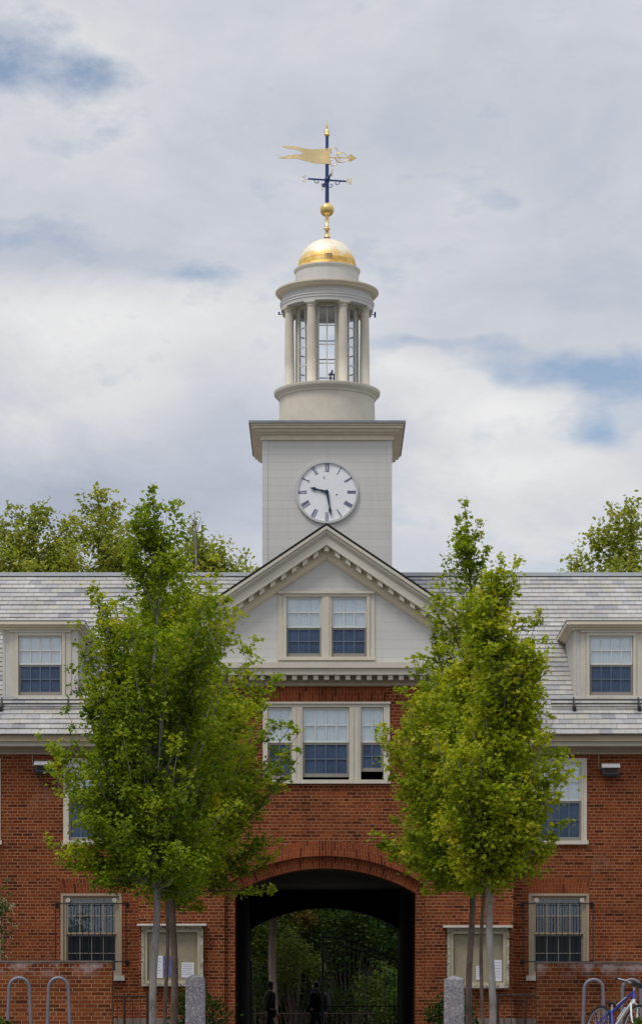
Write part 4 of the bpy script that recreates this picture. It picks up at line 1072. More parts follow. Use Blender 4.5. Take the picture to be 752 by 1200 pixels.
def bollard(px0, px1, pyt, pys, label, y=44.0):
    x0, x1 = XP(px0, y), XP(px1, y); w = (x1 - x0) / 2; c = (x0 + x1) / 2; zs, zt = ZP(pys, y), ZP(pyt, y)
    m = MB(); b = w * 1.06; k = .025
    def oc(h, z): return [(c - h + k, y - h, z), (c + h - k, y - h, z), (c + h, y - h + k, z), (c + h, y + h - k, z), (c + h - k, y + h, z), (c - h + k, y + h, z), (c - h, y + h - k, z), (c - h, y - h + k, z)]
    m.grid([oc(b, -.2), oc(w, zs - .01), oc(w - .015, zs)], closed=True, smooth=False)
    top = oc(w - .015, zs)
    for i in range(8): m.face([top[i], top[(i + 1) % 8], (c, y, zt)])
    o = m.build('granite_bollard', 'granite', None, origin=(c, y, 0)); tag(o, label, 'bollard', 'granite bollards at the path')
bollard(218, 240.2, 1141, 1145.5, 'square granite bollard with pointed top, left of the arch')
bollard(520.3, 543, 1143, 1147, 'square granite bollard with pointed top, right of the arch')

def railing(px0, px1, py, posts, label):
    y = 56.2
    t = thing('iron_railing', label, 'railing', (XP((px0 + px1) / 2, y), y, 0), 'iron railings by the hall base')
    for k, q in enumerate((py, py + 38)):
        MB().tube([(XP(px0, y), y, ZP(q, y)), (XP(px1, y), y, ZP(q, y))], .022, 6).build('rail', 'rust_iron', t)
    for p in posts: MB().tube([(XP(p, y), y, 0), (XP(p, y), y, ZP(py - 1, y))], .028, 8).build('post', 'rust_iron', t)
    n = int((px1 - px0) / 8)
    for i in range(1, n):
        p = px0 + (px1 - px0) * i / n
        MB().tube([(XP(p, y), y, ZP(py + 38, y)), (XP(p, y), y, ZP(py, y))], .008, 5).build('bar', 'rust_iron', t)
railing(120, 173.5, 1167.5, (121, 146, 173), 'dark iron railing at the hall base, left of the left notice board')
railing(582, 640, 1166.5, (583, 615, 639), 'dark iron railing at the hall base, right of the right notice board')

# ------------------------------------------------------------------ leaves and trees
LEAF = np.array([(0, -.5), (.30, -.28), (.56, .02), (.24, .10), (0, .62), (-.24, .10), (-.56, .02), (-.30, -.28)], float)
OVAL = np.array([(0, -.5), (.24, -.22), (.27, .12), (0, .55), (-.27, .12), (-.24, -.22)], float)
def leaf_mesh(name, pos, size, tint, m, parent, rng, shape=LEAF, up=0.55):
    n = len(pos); k = len(shape)
    nrm = rng.normal(size=(n, 3)); nrm[:, 2] = np.abs(nrm[:, 2]) + up; nrm /= np.linalg.norm(nrm, axis=1)[:, None]
    a = rng.normal(size=(n, 3)); u = np.cross(nrm, a); u /= np.linalg.norm(u, axis=1)[:, None] + 1e-9; w = np.cross(nrm, u)
    fold = np.abs(shape[:, 0]) * 0.35
    V = pos[:, None, :] + size[:, None, None] * (u[:, None, :] * shape[None, :, 0, None] + w[:, None, :] * shape[None, :, 1, None] + nrm[:, None, :] * fold[None, :, None])
    me = bpy.data.meshes.new(name)
    me.vertices.add(n * k); me.vertices.foreach_set('co', V.astype(np.float32).ravel())
    me.loops.add(n * k); me.loops.foreach_set('vertex_index', np.arange(n * k, dtype=np.int32))
    me.polygons.add(n); me.polygons.foreach_set('loop_start', (np.arange(n) * k).astype(np.int32))
    me.polygons.foreach_set('loop_total', np.full(n, k, np.int32))
    me.update(); me.validate()
    at = me.attributes.new('tint', 'FLOAT', 'POINT'); at.data.foreach_set('value', np.repeat(np.clip(tint, 0, 1), k).astype(np.float32))
    me.materials.append(MATS[m])
    o = bpy.data.objects.new(name, me); COL.objects.link(o); o.parent = parent
    return o

def bez(a, b, c, t): return a * (1 - t) ** 2 + b * 2 * t * (1 - t) + c * t * t

def tree(name, label, cat, px, Y, prof, seed, leafm, barkm, trunk_r, nbr, per=30, size=.075, sig=.11, hue=0.4, group=None, z_fork=None, rise=2.0, depth=1.0, tipyellow=.3, shape=LEAF, twig=7, sway=.06, tip_spread=.2, fillr=(.25, 1.0), sprays=()):
    rng = np.random.default_rng(seed)
    X0 = XP(px, Y)
    zs = np.array([ZP(p[0], Y) for p in prof][::-1]); Ls = np.array([X0 - XP(p[1], Y) for p in prof][::-1]); Rs = np.array([XP(p[2], Y) - X0 for p in prof][::-1])
    zt, zb = zs[-1], zs[0]
    if z_fork is None: z_fork = zb
    t = thing(name, label, cat, (X0, Y, 0), group)
    # the axis leans so that it always runs through the middle of the crown
    def mid(z): return float((np.interp(z, zs, Rs) - np.interp(z, zs, Ls)) / 2)
    def axis(z):
        w = min(1, max(0, (z - z_fork * .6) / max(.1, zt - z_fork * .6)))
        return np.array([mid(zt) * w ** 1.5 + sway * math.sin(z * 1.3 + seed) * min(1, z / 2), sway * math.cos(z * 1.1 + seed * 2) * min(1, z / 2), z])
    wood = MB()
    zz = np.linspace(0, zt - .1, 22)
    P = [axis(z) for z in zz]
    rr = [trunk_r * (1.18 if i == 0 else 1.0) * max(.08, (1 - (z / zt)) ** .8 if z > z_fork else 1 - .25 * z / zt) for i, z in enumerate(zz)]
    wood.tube([tuple(p + np.array([X0, Y, 0])) for p in P], rr, 10)
    pos = []; tin = []
    wgt_z = np.linspace(zb, zt, 200); ww = np.interp(wgt_z, zs, Ls + Rs); ww = np.maximum(ww, .12) ** 1.25; ww /= ww.sum()
    for i in range(nbr + len(sprays)):
        z1 = float(rng.choice(wgt_z, p=ww)) + rng.normal() * .05
        th = rng.uniform(0, 2 * PI); L, R = np.interp(z1, zs, Ls), np.interp(z1, zs, Rs)
        c = math.cos(th); ext = L * (1 - c) / 2 + R * (1 + c) / 2
        q = rng.uniform(*fillr) ** .5 * (1.0 + .16 * math.sin(3 * th + z1 * 4.1 + seed) + rng.normal() * .06)
        dm = depth * max(.05, (L + R) / 2)
        tip = np.array([ext * c * q, dm * math.sin(th) * q, z1])
        if i >= nbr:
            sx, sy = sprays[i - nbr]; q = 1.0; z1 = ZP(sy, Y); tip = np.array([XP(sx, Y) - X0, rng.uniform(-.35, .35), z1])
        ax1 = axis(z1); rad = math.hypot(tip[0] - ax1[0], tip[1] - ax1[1])
        z0 = max(z_fork * rng.uniform(.92, 1.06), z1 - rad * rise - rng.uniform(.15, .5)); z0 = min(z0, z1 + .25)
        b0 = axis(z0)
        ctl = b0 * .45 + tip * .55; ctl[2] = b0[2] + (tip[2] - b0[2]) * .38
        ln = np.linalg.norm(tip - b0)
        r0 = min(.4 * trunk_r, .008 + .009 * ln)
        wood.tube([tuple(bez(b0, ctl, tip, s) + np.array([X0, Y, 0])) for s in (0, .25, .5, .75, 1)], [r0, r0 * .75, r0 * .5, r0 * .32, r0 * .15], 5, cap=False)
        nt_ = max(3, int(twig * min(1.3, .5 + ln / 1.8)))
        bh = rng.normal() * .12
        for s in np.linspace(.42, 1.0, nt_):
            p = bez(b0, ctl, tip, s)
            fs = .62 if i >= nbr and s > .7 else 1.0
            cc = p + rng.normal(size=3) * sig * (1.15 - .5 * s) * fs
            k = int(per * rng.uniform(.6, 1.3) * fs)
            pts = cc + rng.normal(size=(k, 3)) * sig * fs * np.array([.95, .95, .75]) * (1.12 - tip_spread * s)
            pos.append(pts); tin.append(hue + bh + rng.normal(size=k) * .13 + tipyellow * (s - .7) * (.4 + .6 * q) + rng.normal() * .05)
    # leader
    for z in np.linspace(zt - (zt - zb) * .35, zt - .06, 12):
        k = int(per * .8); f = (zt - z) / (zt - zb)
        pos.append(axis(z) + rng.normal(size=(k, 3)) * (sig * .55 + .3 * f * sig)); tin.append(hue + rng.normal(size=k) * .13)
    pos = np.concatenate(pos); tin = np.concatenate(tin)
    wood.build('trunk', barkm, t)
    sz = size * rng.uniform(.65, 1.25, len(pos))
    leaf_mesh('crown', pos, sz, tin, leafm, t, rng, shape)
    return t

gm = 'maples lining the path to the arch'
# left group: near, middle, far
tree('maple_tree', 'tallest maple of the left group, nearest, with the pale grey trunk', 'tree', 180, 44.0,
     [(568, 177, 184), (600, 166, 197), (640, 142, 222), (690, 120, 255), (740, 90, 265), (790, 98, 275), (830, 85, 275), (858, 52, 280), (900, 68, 280), (950, 85, 275), (985, 58, 265), (1015, 85, 255), (1040, 140, 235), (1062, 165, 205)],
     11, 'leaf_maple_green', 'bark_grey', .062, 150, 33, .074, .096, .42, gm, z_fork=2.75, sprays=[(48, 857), (54, 985), (62, 905), (88, 735), (104, 800), (80, 835), (70, 1012), (150, 640), (118, 700), (160, 600), (95, 930), (100, 880), (125, 760), (110, 1040)])
tree('maple_tree', 'slender middle maple of the left group, with the thinnest trunk', 'tree', 193, 46.3,
     [(640, 200, 210), (690, 165, 262), (735, 150, 296), (780, 140, 300), (830, 130, 305), (880, 130, 318), (930, 130, 300), (980, 130, 280), (1020, 150, 262), (1060, 175, 230)],
     12, 'leaf_maple', 'bark_brown', .035, 100, 33, .076, .096, .56, gm, z_fork=2.9, sprays=[(299, 748), (294, 765), (322, 795), (312, 830), (265, 700), (250, 665), (310, 915), (290, 950), (282, 800)])
tree('maple_tree', 'rear maple of the left group, with the dark trunk and low boughs toward the arch', 'tree', 203, 48.8,
     [(690, 215, 235), (740, 180, 290), (790, 160, 322), (850, 150, 345), (885, 150, 352), (925, 150, 318), (960, 140, 285), (995, 140, 325), (1025, 150, 300), (1065, 180, 245)],
     13, 'leaf_maple_green', 'bark_brown', .066, 105, 33, .076, .100, .44, gm, z_fork=3.0, rise=1.0, sprays=[(350, 862), (352, 886), (338, 900), (325, 925), (322, 1000), (300, 992), (310, 1010), (270, 960), (255, 1045), (240, 1065), (322, 1042), (326, 795), (340, 850)])
# right group
tree('maple_tree', 'nearest maple of the right group, yellow-green with the pale trunk', 'tree', 577, 44.0,
     [(652, 582, 592), (690, 552, 604), (735, 540, 612), (770, 535, 640), (810, 520, 645), (850, 515, 655), (885, 510, 664), (930, 510, 655), (970, 515, 648), (1000, 525, 640), (1030, 545, 600), (1048, 560, 590)],
     21, 'leaf_maple', 'bark_grey', .062, 132, 33, .076, .096, .62, gm, z_fork=2.75, sprays=[(641, 748), (635, 770), (664, 872), (655, 895), (662, 905), (648, 990), (640, 1000), (605, 660), (612, 730), (650, 840), (575, 700), (560, 690), (665, 960), (630, 720)])
tree('maple_tree', 'slender middle maple of the right group, with the thinnest trunk', 'tree', 566, 46.3,
     [(720, 545, 560), (770, 505, 590), (810, 480, 610), (850, 452, 620), (890, 458, 625), (930, 470, 630), (980, 462, 620), (1010, 490, 610), (1040, 530, 595)],
     22, 'leaf_maple', 'bark_brown', .034, 108, 33, .076, .096, .60, gm, z_fork=2.9, sprays=[(446, 850), (450, 890), (470, 810), (492, 770), (458, 870), (455, 915), (462, 960), (470, 1000), (500, 1040)])
tree('maple_tree', 'rear maple of the right group, with a dark green spire top', 'tree', 550, 48.8,
     [(586, 545, 551), (615, 532, 566), (650, 522, 568), (690, 508, 572), (735, 500, 590), (775, 488, 600), (815, 468, 600), (855, 446, 600), (900, 455, 600), (945, 470, 600), (982, 440, 595), (1015, 480, 590), (1050, 520, 575)],
     23, 'leaf_maple_green', 'bark_brown', .060, 122, 33, .076, .096, .50, gm, z_fork=3.0, sprays=[(440, 983), (448, 992), (462, 1005), (488, 770), (505, 740), (512, 680), (568, 640), (532, 610), (560, 612), (450, 855), (480, 1012)])

# trees behind the roof
gb = 'trees showing over the roof ridge'
def bgtree(label, px, Y, prof, seed, nbr=110, per=30, hue=.5, tr=.22, barkm='bark_brown', size=.15, sig=.22, twig=8, sprays=()):
    return tree('broadleaf_tree', label, 'tree', px, Y, prof, seed, 'leaf_bg', barkm, tr, nbr, per, size, sig, hue, gb, z_fork=4.0, rise=.9, shape=OVAL, tipyellow=.25, twig=twig, sway=.15, fillr=(.15, 1.0), sprays=sprays)
bgtree('broad tree over the roof, at the far left edge', 30, 82, [(592, 28, 46), (612, 2, 78), (640, -25, 95), (680, -50, 110), (760, -60, 120), (860, -60, 120), (960, -40, 100)], 31, 140, 28, sprays=[(20, 602), (58, 596), (40, 612), (5, 612), (90, 606), (-5, 620), (75, 620)])
bgtree('tallest tree over the roof, just left of the big maple', 118, 84, [(580, 110, 124), (604, 92, 145), (630, 70, 175), (670, 50, 190), (760, 40, 200), (860, 40, 200), (960, 60, 180)], 32, 135, 28, sprays=[(118, 576), (100, 588), (140, 592), (85, 612), (160, 606)])
bgtree('sparse tree over the roof, between the big maple and the tower', 232, 86, [(606, 226, 240), (630, 205, 268), (655, 195, 280), (680, 188, 290), (760, 180, 300), (860, 185, 300), (960, 200, 280)], 33, 95, 26, .46)
bgtree('small tree top against the tower side', 292, 90, [(648, 286, 300), (668, 272, 312), (700, 262, 325), (780, 255, 330), (880, 258, 328), (980, 270, 320)], 34, 70, 26, .5)
bgtree('leafy tree over the right end of the roof', 735, 80, [(588, 738, 752), (606, 715, 775), (630, 690, 800), (655, 670, 820), (690, 660, 840), (780, 650, 850), (880, 650, 850), (980, 680, 820)], 35, 120, 26, .5, sprays=[(669, 657), (680, 642), (690, 628), (702, 618), (716, 600), (742, 590), (675, 665), (735, 612), (710, 640)])
# bare twig above the sparse tree
bt_ = MB(); y = 85.0
base = thing('dead_branch', 'bare grey twig sticking up beyond the roof beside the big maple', 'branch', (XP(229, y), y, ZP(690, y)))
bt_.tube([(XP(231, y), y, ZP(690, y)), (XP(229.5, y), y, ZP(640, y)), (XP(228, y), y, ZP(598, y))], [.06, .035, .008], 6)
for a, b, c in ((640, 222, 612), (628, 236, 606), (618, 223, 602)): bt_.tube([(XP(229, y), y, ZP(a, y)), (XP(b, y), y, ZP(c, y))], [.02, .006], 5)
bt_.build('branch', 'bark_grey', base)

def shrub(name, label, cat, px, py, Y, rx, ry, rz, n, m, seed, size=.08, hue=.5, group=None, z0=None, shape=OVAL, flowers=0):
    """rounded bush: stems from the ground and leaf clumps with an uneven outline"""
    rng = np.random.default_rng(seed); X0 = XP(px, Y); zc = ZP(py, Y)
    t = thing(name, label, cat, (X0, Y, 0), group)
    st = MB(); nc = max(12, n // 45); pos = []; tin = []; tips = []
    for i in range(nc):
        d = rng.normal(size=3); d /= np.linalg.norm(d); d *= rng.uniform(.3, 1.0) ** .5 * rng.uniform(.85, 1.12)
        c = np.array([d[0] * rx, d[1] * ry, zc + d[2] * rz]); c[2] = max(c[2], .12)
        k = int(n / nc * rng.uniform(.6, 1.4)); s = .16 * (rx + rz)
        pos.append(c + rng.normal(size=(k, 3)) * s * .6); tin.append(hue + rng.normal(size=k) * .16 + rng.normal() * .1)
        if i % 2 == 0: st.tube([(X0 + rng.normal() * .05, Y + rng.normal() * .05, 0), (X0 + c[0] * .6, Y + c[1] * .6, c[2] * .5), (X0 + c[0], Y + c[1], c[2])], [.02, .014, .005], 5, cap=False)
        tips.append(c)
    pos = np.concatenate(pos); pos[:, 2] = np.maximum(pos[:, 2], .03)
    st.build('stem', 'bark_brown', t)
    leaf_mesh('foliage', pos, size * rng.uniform(.6, 1.3, len(pos)), np.concatenate(tin), m, t, rng, shape)
    if flowers:
        fp = []
        for c in sorted(tips, key=lambda c: -c[0])[:flowers]:
            d = c / (np.linalg.norm(c - np.array([0, 0, zc])) + .3)
            k = 26; h = np.linspace(0, .28, k)
            q = c + np.array([.1, -.05, .02]) + np.stack([h * .9, -h * .1, -h * .35], 1) + rng.normal(size=(k, 3)) * (.055 - .1 * h[:, None] * .4)
            fp.append(q)
        fp = np.concatenate(fp); leaf_mesh('blossom', fp, np.full(len(fp), .04), rng.uniform(0, 1, len(fp)), 'petal', t, rng, OVAL)
    return t

# planting in front of the hall
shrub('flowering_shrub', 'tall shrub with drooping white flower spikes at the left edge, behind the low wall', 'shrub', -24, 1075, 47.5, .40, .45, .95, 1300, 'leaf_garden', 41, .11, .45, flowers=10)
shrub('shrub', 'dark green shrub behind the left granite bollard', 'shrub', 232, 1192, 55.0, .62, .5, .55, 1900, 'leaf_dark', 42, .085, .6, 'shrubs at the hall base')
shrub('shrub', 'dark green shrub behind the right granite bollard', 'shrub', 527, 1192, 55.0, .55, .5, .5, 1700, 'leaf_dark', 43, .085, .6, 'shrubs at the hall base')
shrub('shrub', 'small leafy plant in the lower left corner, before the left wall', 'shrub', 0, 1204, 42.5, .16, .2, .18, 260, 'leaf_garden', 44, .07, .4, 'low plants at the frame corners')
shrub('shrub', 'small leafy plant in the lower right corner, under the handlebar', 'shrub', 750, 1205, 41.5, .14, .2, .14, 220, 'leaf_garden', 45, .07, .5, 'low plants at the frame corners')

# garden seen through the arch
gg = 'garden shrubs seen through the arch'
shrub('garden_shrub', 'light green bush at the upper left of the arch view', 'shrub', 312, 1105, 80, .85, .8, .9, 2600, 'leaf_garden', 51, .12, .55, gg)
shrub('garden_shrub', 'rust tinted bush at the top of the arch view', 'shrub', 346, 1080, 82, .6, .7, .55, 1300, 'leaf_rust', 52, .12, .45, gg)
shrub('garden_shrub', 'pale speckled bush between the two people', 'shrub', 346, 1130, 79, .75, .7, .75, 2000, 'leaf_garden', 53, .10, .85, gg)
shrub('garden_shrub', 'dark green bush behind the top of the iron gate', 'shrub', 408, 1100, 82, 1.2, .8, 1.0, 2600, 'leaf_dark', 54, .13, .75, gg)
shrub('garden_shrub', 'mid green bush behind the lower right of the iron gate', 'shrub', 446, 1165, 78, .75, .7, .85, 2200, 'leaf_garden', 55, .11, .4, gg)
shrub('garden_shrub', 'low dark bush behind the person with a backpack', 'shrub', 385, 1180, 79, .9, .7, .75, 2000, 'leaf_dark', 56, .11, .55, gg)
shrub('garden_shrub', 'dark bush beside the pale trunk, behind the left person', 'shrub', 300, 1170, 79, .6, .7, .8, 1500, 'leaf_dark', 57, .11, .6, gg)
tree('garden_tree', 'pale smooth trunked tree beyond the arch, behind the left person', 'tree', 321, 77.5,
     [(900, 300, 340), (950, 270, 370), (1000, 255, 390), (1040, 265, 380), (1060, 290, 350)], 58, 'leaf_dark', 'bark_brown', .12, 60, 22, .15, .25, .55, z_fork=4.2, rise=.6, shape=OVAL)
for k_, (p_, y_, lab_) in enumerate(((250, 82, 'added tree darkening the left of the arch view behind the bushes'), (420, 84, 'added tree darkening the right of the arch view behind the gate'), (365, 87, 'added tree darkening the middle of the arch view, farthest back'))):
    tree('garden_tree', lab_, 'tree', p_, y_, [(905, p_ - 30, p_ + 30), (960, p_ - 90, p_ + 90), (1020, p_ - 110, p_ + 110), (1080, p_ - 105, p_ + 105), (1130, p_ - 80, p_ + 80), (1170, p_ - 50, p_ + 50)], 70 + k_, 'leaf_dark', 'bark_brown', .14, 95, 26, .15, .24, .6, z_fork=1.6, rise=.6, shape=OVAL)  # backing trees added to darken the garden view
# far hedge closing the garden
rng = np.random.default_rng(60); n = 16000
pos = np.stack([rng.uniform(-9, 9, n), rng.normal(size=n) * .7 , rng.uniform(0.02, 1, n) ** .8 * 7.5 + rng.normal(size=n) * .25], 1); pos[:, 2] = np.maximum(pos[:, 2], .03)
hc_ = MB()
for sgn in (0,):
    rows = [[(-9.5 + 19 * i / 40, 90.9 + .25 * math.sin(i * 1.7 + j * 2.1), 7.2 * j / 8 + .2 * math.sin(i * 2.3) * (j > 6)) for i in range(41)] for j in range(9)]
    hc_.grid(rows); hc_.grid([[(x, y + 1.0, z) for x, y, z in r] for r in rows[::-1]])
hd_ = thing('hedge', 'tall dark hedge closing the garden far beyond the arch', 'hedge', (0, 90, 0))
hc_.build('shade_core', 'hedge_inner_shade', hd_)  # dark sheets inside the hedge stand for its inner shade
leaf_mesh('foliage', pos, .24 * rng.uniform(.6, 1.3, n), rng.uniform(.1, .9, n), 'leaf_dark', hd_, rng, OVAL)

# low garden fence
fy = 75.0
gf = thing('garden_fence', 'low iron fence in the garden between the two people', 'fence', (XP(350, fy), fy, 0))
for z in (.25, .92): MB().tube([(XP(285, fy), fy, z), (XP(440, fy), fy, z)], .014, 6).build('rail', 'rust_iron', gf)
for i in range(26):
    p = 287 + i * 6; MB().tube([(XP(p, fy), fy, 0), (XP(p, fy), fy, 1.0)], .011, 5).build('picket', 'rust_iron', gf)

# iron gates at the inner end of the passage
gy = YB + .25
def gate_leaf(label, hinge, swing):
    t = thing('iron_gate', label, 'gate', (XP(hinge, gy), gy, 0), 'double iron gates of the passage')
    t.rotation_euler = (0, 0, swing)
    L = (467 - 378.5) * gy / FPX
    s = -1 if hinge > 380 else 1
    def topz(u): return ZP(1127 - 29 * math.sin((u / L) * PI / 2), gy)
    def mk(m, name): m.build(name, 'iron', t, origin=(0, 0, 0))
    m = MB()
    m.tube([(0, 0, .05), (0, 0, topz(0))], .028, 8); m.tube([(s * L, 0, .05), (s * L, 0, topz(L) + .12)], .03, 8)
    m.tube([(s * L * k / 12, 0, topz(L * k / 12)) for k in range(13)], .022, 6)
    m.tube([(s * L * k / 12, 0, topz(L * k / 12) - .17) for k in range(13)], .014, 6)
    for z in (.12, 1.05): m.tube([(0, 0, z), (s * L, 0, z)], .018, 6)
    mk(m, 'frame')
    for i in range(1, 17):
        u = L * i / 17; m = MB(); m.tube([(s * u, 0, .1), (s * u, 0, topz(u))], .010, 5); mk(m, 'bar')
gate_leaf('closed right leaf of the iron gate within the arch', 466.5, 0)
gate_leaf('open left leaf of the iron gate, folded back against the passage wall', 294.5, math.radians(97))

# ------------------------------------------------------------------ people
def skin_mesh(name, verts, edges, radii, m, parent, root=0, lvl=2):
    me = bpy.data.meshes.new(name); me.from_pydata([Vector(v) for v in verts], edges, []); me.update()
    o = bpy.data.objects.new(name, me); COL.objects.link(o); o.parent = parent
    sl_ = me.skin_vertices.new(name='') if hasattr(me.skin_vertices, 'new') and len(me.skin_vertices) == 0 else None
    md = o.modifiers.new('Skin', 'SKIN'); md.use_smooth_shade = True
    if len(me.skin_vertices) == 0:
        bpy.context.view_layer.objects.active = o
    lay = me.skin_vertices[0].data
    for i, r in enumerate(radii):
        rr = r if isinstance(r, tuple) else (r, r); lay[i].radius = rr
    lay[root].use_root = True
    sb = o.modifiers.new('Sub', 'SUBSURF'); sb.levels = lvl; sb.render_levels = lvl
    me.materials.append(MATS[m]); return o

def person(label, loc, rz, stride=.25, arm=.18):
    t = thing('person', label, 'person', loc, 'people walking through the arch', (0, 0, rz))
    V = []; E = []; R = []
    def add(p, r, par=None):
        V.append(p); R.append(r); i = len(V) - 1
        if par is not None: E.append((par, i))
        return i
    pel = add((0, 0, .94), .13); bel = add((.005, 0, 1.08), .125, pel); che = add((.0, 0, 1.28), .135, bel); up = add((.0, 0, 1.40), .10, che)
    nk = add((.015, 0, 1.47), .052, up); jaw = add((.045, 0, 1.535), .062, nk); hd = add((.035, 0, 1.60), .083, jaw); cr = add((.02, 0, 1.665), .070, hd)
    nose = add((.128, 0, 1.585), .014, hd)
    for s in (-1, 1):
        ear = add((.03, s * .085, 1.585), .014, hd)
        sh = add((0, s * .17, 1.385), .062, up); el = add((-.03 + s * arm * .35, s * .225, 1.12), .043, sh); wr = add((.05 + s * arm, s * .22, .90), .028, el)
        palm = add((.06 + s * arm * 1.15, s * .215, .83), .030, wr)
        for k, l in enumerate((.07, .08, .075, .06)):
            a = add((.06 + s * arm * 1.2 + (k - 1.5) * .019, s * .212, .775), .0095, palm); add((.068 + s * arm * 1.2 + (k - 1.5) * .019, s * .203, .775 - l * .75), .008, a)
        th = add((.10 + s * arm * 1.15, s * .20, .81), .010, palm); add((.115 + s * arm * 1.15, s * .195, .775), .009, th)
        hip = add((0, s * .095, .88), .095, pel); kn = add((.02 + s * stride * .45, s * .10, .50), .058, hip); an = add((-.03 + s * stride, s * .10, .09), .038, kn); add((.12 + s * stride, s * .11, .035), .030, an)
    skin_mesh('body', V, E, R, 'skin', t)
    V2 = []; E2 = []; R2 = []
    def add2(p, r, par=None):
        V2.append(p); R2.append(r); i = len(V2) - 1
        if par is not None: E2.append((par, i))
        return i
    a = add2((0, 0, .90), .165); b = add2((.005, 0, 1.08), .16, a); c = add2((0, 0, 1.28), .17, b); d = add2((0, 0, 1.41), .12, c); add2((.01, 0, 1.47), .07, d)
    for s in (-1, 1):
        sh = add2((0, s * .175, 1.39), .085, d); el = add2((-.03 + s * arm * .35, s * .23, 1.12), .062, sh); add2((.04 + s * arm * .9, s * .222, .915), .048, el)
    skin_mesh('jacket', V2, E2, R2, 'jacket_black', t)
    V2, E2, R2 = [], [], []
    a = add2((0, 0, .96), .14)
    for s in (-1, 1):
        h = add2((0, s * .095, .87), .105, a); k = add2((.02 + s * stride * .45, s * .10, .50), .075, h); add2((-.03 + s * stride, s * .10, .11), .058, k)
    skin_mesh('trousers', V2, E2, R2, 'trousers_dark', t)
    hm = MB(); rows = []
    for i in range(9):
        f = i / 8 * PI * .55
        rows.append([(.02 + .098 * math.sin(f) * math.cos(q) * (1.0 if math.cos(q) < .3 else .93), .088 * math.sin(f) * math.sin(q), 1.63 + .10 * math.cos(f) - (.06 if (math.cos(q) < 0 and i == 8) else 0)) for q in [2 * PI * k / 20 for k in range(20)]])
    hm.grid(rows, closed=True); hm.build('hair', 'hair_dark', t, origin=(0, 0, 0))
    return t
py_ = 70.9
pA = person('person in a dark jacket walking, left of the iron fence beyond the arch', (XP(316, py_), py_, 0), math.radians(15), .22)
pB = person('person in a dark jacket with a backpack on, at the middle of the arch', (XP(371, py_), py_, 0), math.radians(150), .2)
bp = thing('backpack', 'dark rounded backpack on the back of the middle person', 'backpack', (XP(371, py_), py_, 0), None, (0, 0, math.radians(150)))
m = MB(); rows = []
for i, (z, sx, sy) in enumerate(((.92, .02, .06), (.94, .09, .13), (1.0, .12, .15), (1.15, .125, .155), (1.3, .11, .145), (1.38, .08, .12), (1.42, .02, .06))):
    rows.append([(-.245 + sx * math.copysign(abs(math.cos(q)) ** .6, math.cos(q)), sy * math.copysign(abs(math.sin(q)) ** .6, math.sin(q)), z) for q in [2 * PI * k / 24 for k in range(24)]])
m.grid(rows, closed=True); m.build('pack', 'nylon', bp, origin=(0, 0, 0))
for s in (-1, 1):
    MB().tube([(-.17, s * .09, 1.36), (-.08, s * .10, 1.49), (.06, s * .105, 1.48), (.16, s * .11, 1.34), (.15, s * .13, 1.15), (-.02, s * .19, 1.02), (-.17, s * .12, .98)], .022, 6).build('strap', 'nylon', bp, origin=(0, 0, 0))

# ------------------------------------------------------------------ bicycle
by = 42.4
bike = thing('bicycle', 'blue and white bicycle parked in the racks before the right brick wall', 'bicycle', (XP(698, by), by + .25, 0.0))
bike.rotation_euler = (math.radians(-11), 0, math.radians(-63))
def bk(m, name, mt, parent=bike): return m.build(name, mt, parent, origin=(0, 0, 0))
RW = .345
def wheel(hx):
    m = MB(); m.tube([(hx + (RW - .02) * math.cos(2 * PI * k / 40), 0, RW + (RW - .02) * math.sin(2 * PI * k / 40)) for k in range(41)], .021, 8, cap=False)
    w = bk(m, 'wheel', 'rubber')
    m = MB(); m.tube([(hx + (RW - .047) * math.cos(2 * PI * k / 40), 0, RW + (RW - .047) * math.sin(2 * PI * k / 40)) for k in range(41)], .013, 6, cap=False); m.tube([(hx, -.05, RW), (hx, .05, RW)], .022, 10)
    bk(m, 'rim', 'chrome', w)
    m = MB()
    for k in range(28):
        a = 2 * PI * k / 28; b = a + (.35 if k % 2 else -.35)
        m.tube([(hx + .02 * math.cos(b), .03 * (1 if k % 4 < 2 else -1), RW + .02 * math.sin(b)), (hx + (RW - .05) * math.cos(a), 0, RW + (RW - .05) * math.sin(a))], .0022, 4, cap=False)
    bk(m, 'spokes', 'chrome', w)
wheel(0); wheel(1.06)
BB = (.43, 0, .29); HT = (.85, 0, .90); HB = (.885, 0, .77); ST = (.31, 0, .60)
m = MB(); m.tube([BB, HB], .024, 10); bk(m, 'down_tube', 'bike_white')
m = MB(); m.tube([(ST[0] + .03, 0, .58), HT], .019, 10); m.tube([BB, ST], .018, 10); m.tube([HT, HB], .024, 10)
for s in (-1, 1): m.tube([(0, s * .06, RW), BB], .011, 8); m.tube([(0, s * .06, RW), (ST[0], s * .015, .6)], .010, 8)
bk(m, 'frame', 'bike_blue')
m = MB(); m.tube([(.55, -.025, .46), (.72, -.025, .635)], .012, 6); m.tube([(.45, -.021, .68), (.68, -.021, .80)], .008, 6); bk(m, 'decal', 'bike_white')
m = MB(); m.tube([HT, (.838, 0, .95)], .018, 8)
m.tube([HB, (.90, 0, .72)], .022, 8)
for s in (-1, 1): m.tube([(.90, 0, .72), (.905, s * .055, .69), (.97, s * .055, .50), (1.06, s * .05, RW)], [.016, .017, .015, .011], 8)
bk(m, 'fork', 'bike_white')
m = MB(); m.tube([(.838, 0, .95), (.87, 0, 1.0)], .018, 8); m.tube([(.82, -.31, 1.03), (.85, -.2, 1.025), (.872, -.06, 1.0), (.872, .06, 1.0), (.85, .2, 1.025), (.82, .31, 1.03)], .014, 8)
hb = bk(m, 'handlebar', 'chrome')
m = MB()
